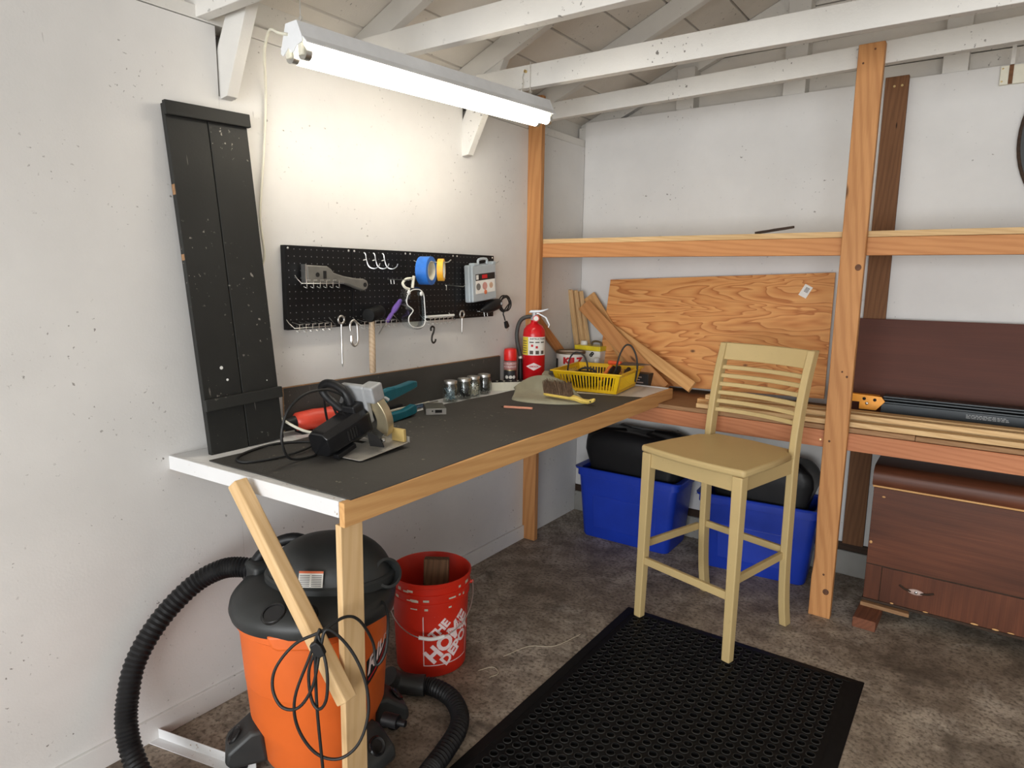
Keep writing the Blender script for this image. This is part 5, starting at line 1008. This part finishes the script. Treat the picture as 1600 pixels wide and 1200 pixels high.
MB().box(-0.045, 0.045, -0.033, 0.033, 0, 0.108).build('carton_box', plain('carton_black', (0.018, 0.017, 0.018, 1), 0.5), ct, bevel=0.001)
m_ = MB()
for i in range(5): m_.box(-0.036, -0.002+0.02*((i*7) % 3)/2, -0.0338, -0.0332, 0.030+i*0.014, 0.036+i*0.014)
m_.build('carton_print', plain('print_pale', srgb(170, 150, 140), 0.6), ct, kind='stuff')

# ------------------------------------------------------------------ scrap lumber leaning in the corner
SCRAP = 'scrap boards leaning in the corner'
def scrap(p0, p1, face, wd, t, mat, label): return board('scrap_board', p0, p1, face, wd, t, mat, None, 0.002, label=label, cat='board', group=SCRAP)
scrap((0.060,-0.060,DZ+0.002), (0.022,-0.150,1.385), (1,-0.45,0.05), 0.018, 0.030, PINE, 'thin pale strip leaning in the corner, nearest the left wall')
scrap((0.095,-0.045,DZ+0.002), (0.038,-0.120,1.382), (1,-0.45,0.05), 0.020, 0.030, PINE, 'thin pale strip leaning in the corner, middle of three')
scrap((0.130,-0.040,DZ+0.002), (0.052,-0.085,1.378), (1,-0.45,0.05), 0.022, 0.030, PINE, 'thin pale strip leaning in the corner, nearest the plywood')
scrap((0.520,-0.205,DZ+0.020), (0.085,-0.055,1.352), (0.15,-1,0.2), 0.075, 0.018, PINE2, 'scrap board with a pencilled ruler leaning behind the thick offcut')
scrap((0.672,-0.297,DZ+0.034), (0.092,-0.130,1.303), (0.25,-1,0.3), 0.080, 0.036, FIRPOST, 'thick knotty offcut leaning behind the yellow basket')
scrap((0.822,-0.285,DZ+0.060), (0.200,-0.105,1.205), (0.18,-1,0.3), 0.060, 0.019, PINE2, 'long scrap board leaning low across the plywood with nail holes')
scrap((0.023,-0.060,DZ+0.036), (0.023,-0.548,1.262), (1,0,0), 0.055, 0.019, FIR, 'short board leaning against the wall post behind the extinguisher')

# plywood sheet with sticker
PLY = N('plywood_face', 0.55, 0, 0.35); k = PLY; pc_ = k.coords((1.6, 7, 7), False)
h0 = k.noise(k.coords((1.1, 5.5, 5.5), False), 1.15, 3, 0.5, 0.5)
wv = k.n('ShaderNodeMath', {0: k.n('ShaderNodeMath', {0: h0, 1: 16.0}, operation='MULTIPLY').outputs[0]}, operation='FRACT').outputs[0]
col = k.ramp(wv, [(0.0, srgb(228, 168, 104)), (0.45, srgb(222, 158, 94)), (0.80, srgb(206, 136, 76)), (0.93, srgb(180, 110, 58)), (1.0, srgb(222, 160, 96))])
col = k.mix(k.ramp(k.noise(k.coords((4, 60, 60), False), 1.0, 4), [(0.4, 0.0), (0.75, 0.35)]), col, srgb(180, 112, 62))
vo = k.n('ShaderNodeTexVoronoi', {'Vector': k.coords((3.0, 5, 5), False), 'Scale': 1.15}).outputs['Distance']
col = k.mix(k.ramp(vo, [(0.0, 1.0), (0.03, 0.8), (0.06, 0.0)]), col, srgb(86, 52, 30)); k.color(col)
q0, q1, q2, q3 = V((0.200,-0.135,0.868)), V((1.420,-0.135,0.899)), V((1.404,-0.040,1.496)), V((0.216,-0.040,1.446))
nrm = (q1-q0).cross(q3-q0).normalized(); T_ = frame(q0, q1-q0, nrm); Ti_ = T_.inverted()
loc = [Ti_ @ p for p in (q0, q1, q2, q3)]
py = thing('plywood_sheet', 'orange-brown plywood sheet leaning on the back wall behind the stool', 'plywood', T=T_)
MB().prism([(p.x, p.y) for p in loc], -0.012, 0.0).build('sheet', PLY.m, py, bevel=0.001)
c_ = Ti_ @ V((1.281,-0.055,1.405)); Ts_ = M.Translation((c_.x, c_.y, 0.0008)) @ M.Rotation(math.radians(62), 4, 'Z')
sk = MB().box(-0.030, 0.030, -0.020, 0.020, -0.0006, 0.0004, Ts_).build('price_sticker', PAPER, py)
m_ = MB()
for i in range(6): m_.box(-0.004+i*0.0042, -0.002+i*0.0042, -0.012, 0.008, 0.0005, 0.0007, Ts_)
m_.build('barcode', INKK, sk, kind='stuff')

# ------------------------------------------------------------------ right bay of the rack
HBP = thing('headboard_panel', 'dark brown veneered panel leaning on the back wall right of the post', 'panel', (2.1, -0.1, DZ))
T_ = Wm(HBP) @ frame((1.512, -0.098, DZ+0.003), (1, 0, 0.004), (0, -1, 0.12))
MB().box(0, 1.35, 0, 0.432, -0.019, 0).build('veneer_board', MAHOG2, HBP, T_, 0.002)
# strips of lumber stacked on the deck
STG = 'long pale lumber strips stacked on the rack deck'
for k_, (y, z, h, wd, x0, mt, lab) in enumerate(((-0.485, DZ+0.001, 0.021, 0.045, 0.93, STRIP, 'long stained strip lying lowest at the front of the rack deck'), (-0.435, DZ+0.001, 0.024, 0.042, 0.96, STRIP, 'long pale strip on the deck just behind the front strip'), (-0.390, DZ+0.001, 0.026, 0.040, 0.90, PINE2, 'long pale strip on the deck in the middle of the stack'),
    (-0.440, DZ+0.0265, 0.020, 0.040, 0.99, STRIP, 'long pale strip lying on top at the front of the stack'), (-0.392, DZ+0.0285, 0.022, 0.042, 0.94, STRIP, 'long pale strip lying on top at the back of the stack'), (-0.340, DZ+0.001, 0.044, 0.038, 0.97, STRIP, 'long square pale strip at the back of the stack'))):
    board('lumber_strip', (x0, y, z+h), (2.92, y+0.006*((k_*5) % 3-1), z+h), (0, 0, 1), wd, h, mt, None, 0.0015, label=lab, cat='lumber', group=STG)
# black ribbed rail tool with orange bracket
rl = thing('rail_tool', 'black ribbed metal rail with an orange end bracket on the lumber strips', 'rail', (2.1, -0.24, 0.9)); i_ = Wm(rl)
ORB = plain('orange_steel', srgb(240, 160, 44), 0.4, 0.1, 0.08)
zb_ = DZ+0.012
MB().prism([(1.470, zb_+0.060), (1.470, zb_+0.098), (1.672, zb_+0.090), (1.688, zb_+0.070), (1.655, zb_+0.028), (1.588, zb_+0.028), (1.588, zb_+0.060)], -0.262, -0.252, 'y', i_).build('bracket', ORB, rl, bevel=0.001)
MB().box(1.47, 1.66, -0.252, -0.19, zb_+0.084, zb_+0.088, i_).build('bracket_top', ORB, rl)
for x, z in ((1.606, 0.076), (1.648, 0.074), (1.618, 0.056)): MB().ball((x, -0.2635, zb_+z), 0.007, 0.004, 0.007, T=i_).build('bolt', STEEL if z < 0.06 else DARKGAP, rl, smooth=60)
bm_ = plain('rail_black', srgb(40, 46, 50), 0.4, 0.2, 0.1)
MB().box(1.672, 2.85, -0.250, -0.150, zb_+0.000, zb_+0.062, i_).build('rail_bar', bm_, rl, bevel=0.002)
for z in (0.066, 0.078, 0.088): MB().box(1.676, 2.85, -0.248+(z-0.066)*0.8, -0.150, zb_+z-0.0035, zb_+z+0.0035, i_).build('rail_rib', bm_, rl, bevel=0.001)
m_ = MB(); rn = random.Random(2)
for j in range(3):
    x = 1.985
    while x < 2.12: wd = rn.uniform(0.006, 0.016); m_.box(x, x+wd, -0.2512, -0.2502, zb_+0.036+j*0.006, zb_+0.039+j*0.006, i_); x += wd+0.003
m_.build('printed_notice', plain('notice_grey', srgb(170, 172, 172), 0.6), rl, kind='stuff')
# things high on the back wall and upper shelf
ds = thing('round_disc', 'large round black disc with brown rim at the right edge of the back wall', 'disc', (2.452, -0.001, 2.04))
MB().cyl((0, 0, 0), (0, -0.022, 0), 0.412, n=72).build('rim', DARKWOOD, ds, bevel=0.004, smooth=40)
MB().cyl((0, -0.0222, 0), (0, -0.026, 0), 0.400, n=72).build('face', plain('disc_black', (0.012, 0.014, 0.014, 1), 0.45), ds, smooth=40)
wbk = thing('wall_bracket', 'small cream block with a brown strip screwed high on the back wall', 'bracket', (1.99, -0.001, 2.30))
MB().box(1.955, 2.08, -0.018, -0.0005, 2.262, 2.336, Wm(wbk)).build('block', CREAM, wbk, bevel=0.002)
MB().box(1.984, 1.999, -0.0205, -0.0183, 2.262, 2.336, Wm(wbk)).build('brown_strip', TREATED, wbk)
MB().box(1.986, 2.000, -0.021, -0.0005, 2.338, 2.44, Wm(wbk)).build('white_strap', WHITEWOOD, wbk)
for z in (2.275, 2.325): MB().ball((1.963, -0.0185, z), 0.0035, 0.002, 0.0035, T=Wm(wbk)).build('screw', BRASS, wbk, smooth=60)
T_ = frame((1.150, -0.50, 1.6535), (0.17, -0.03, 0.020), (0, 0, 1))
MB().prism([(0,-0.008),(0.03,-0.012),(0.06,-0.007),(0.09,-0.012),(0.12,-0.008),(0.165,-0.004),(0.17,0.002),(0.13,0.008),(0.08,0.006),(0.04,0.010),(0,0.006)], 0, 0.010).build('bark_splinter', DARKWOOD, None, T_, 0.001, label='dark jagged wood splinter lying on the edge of the upper shelf', cat='splinter')
# small litter on the floor
WISP = plain('wisp', srgb(206, 196, 172), 0.6)
for pts_, lab in (([(0.62,-1.62,0.003),(0.66,-1.50,0.003),(0.74,-1.44,0.003),(0.78,-1.30,0.003)], 'long thin pale wisp on the floor right of the bucket'), ([(0.60,-1.75,0.003),(0.63,-1.70,0.003),(0.67,-1.72,0.003),(0.66,-1.76,0.003)], 'short curled pale wisp on the floor beside the bucket')):
    MB().tube(pts_, 0.0012, 5).build('straw_wisp', WISP, smooth=60, label=lab, cat='litter')
bpy.context.view_layer.update()
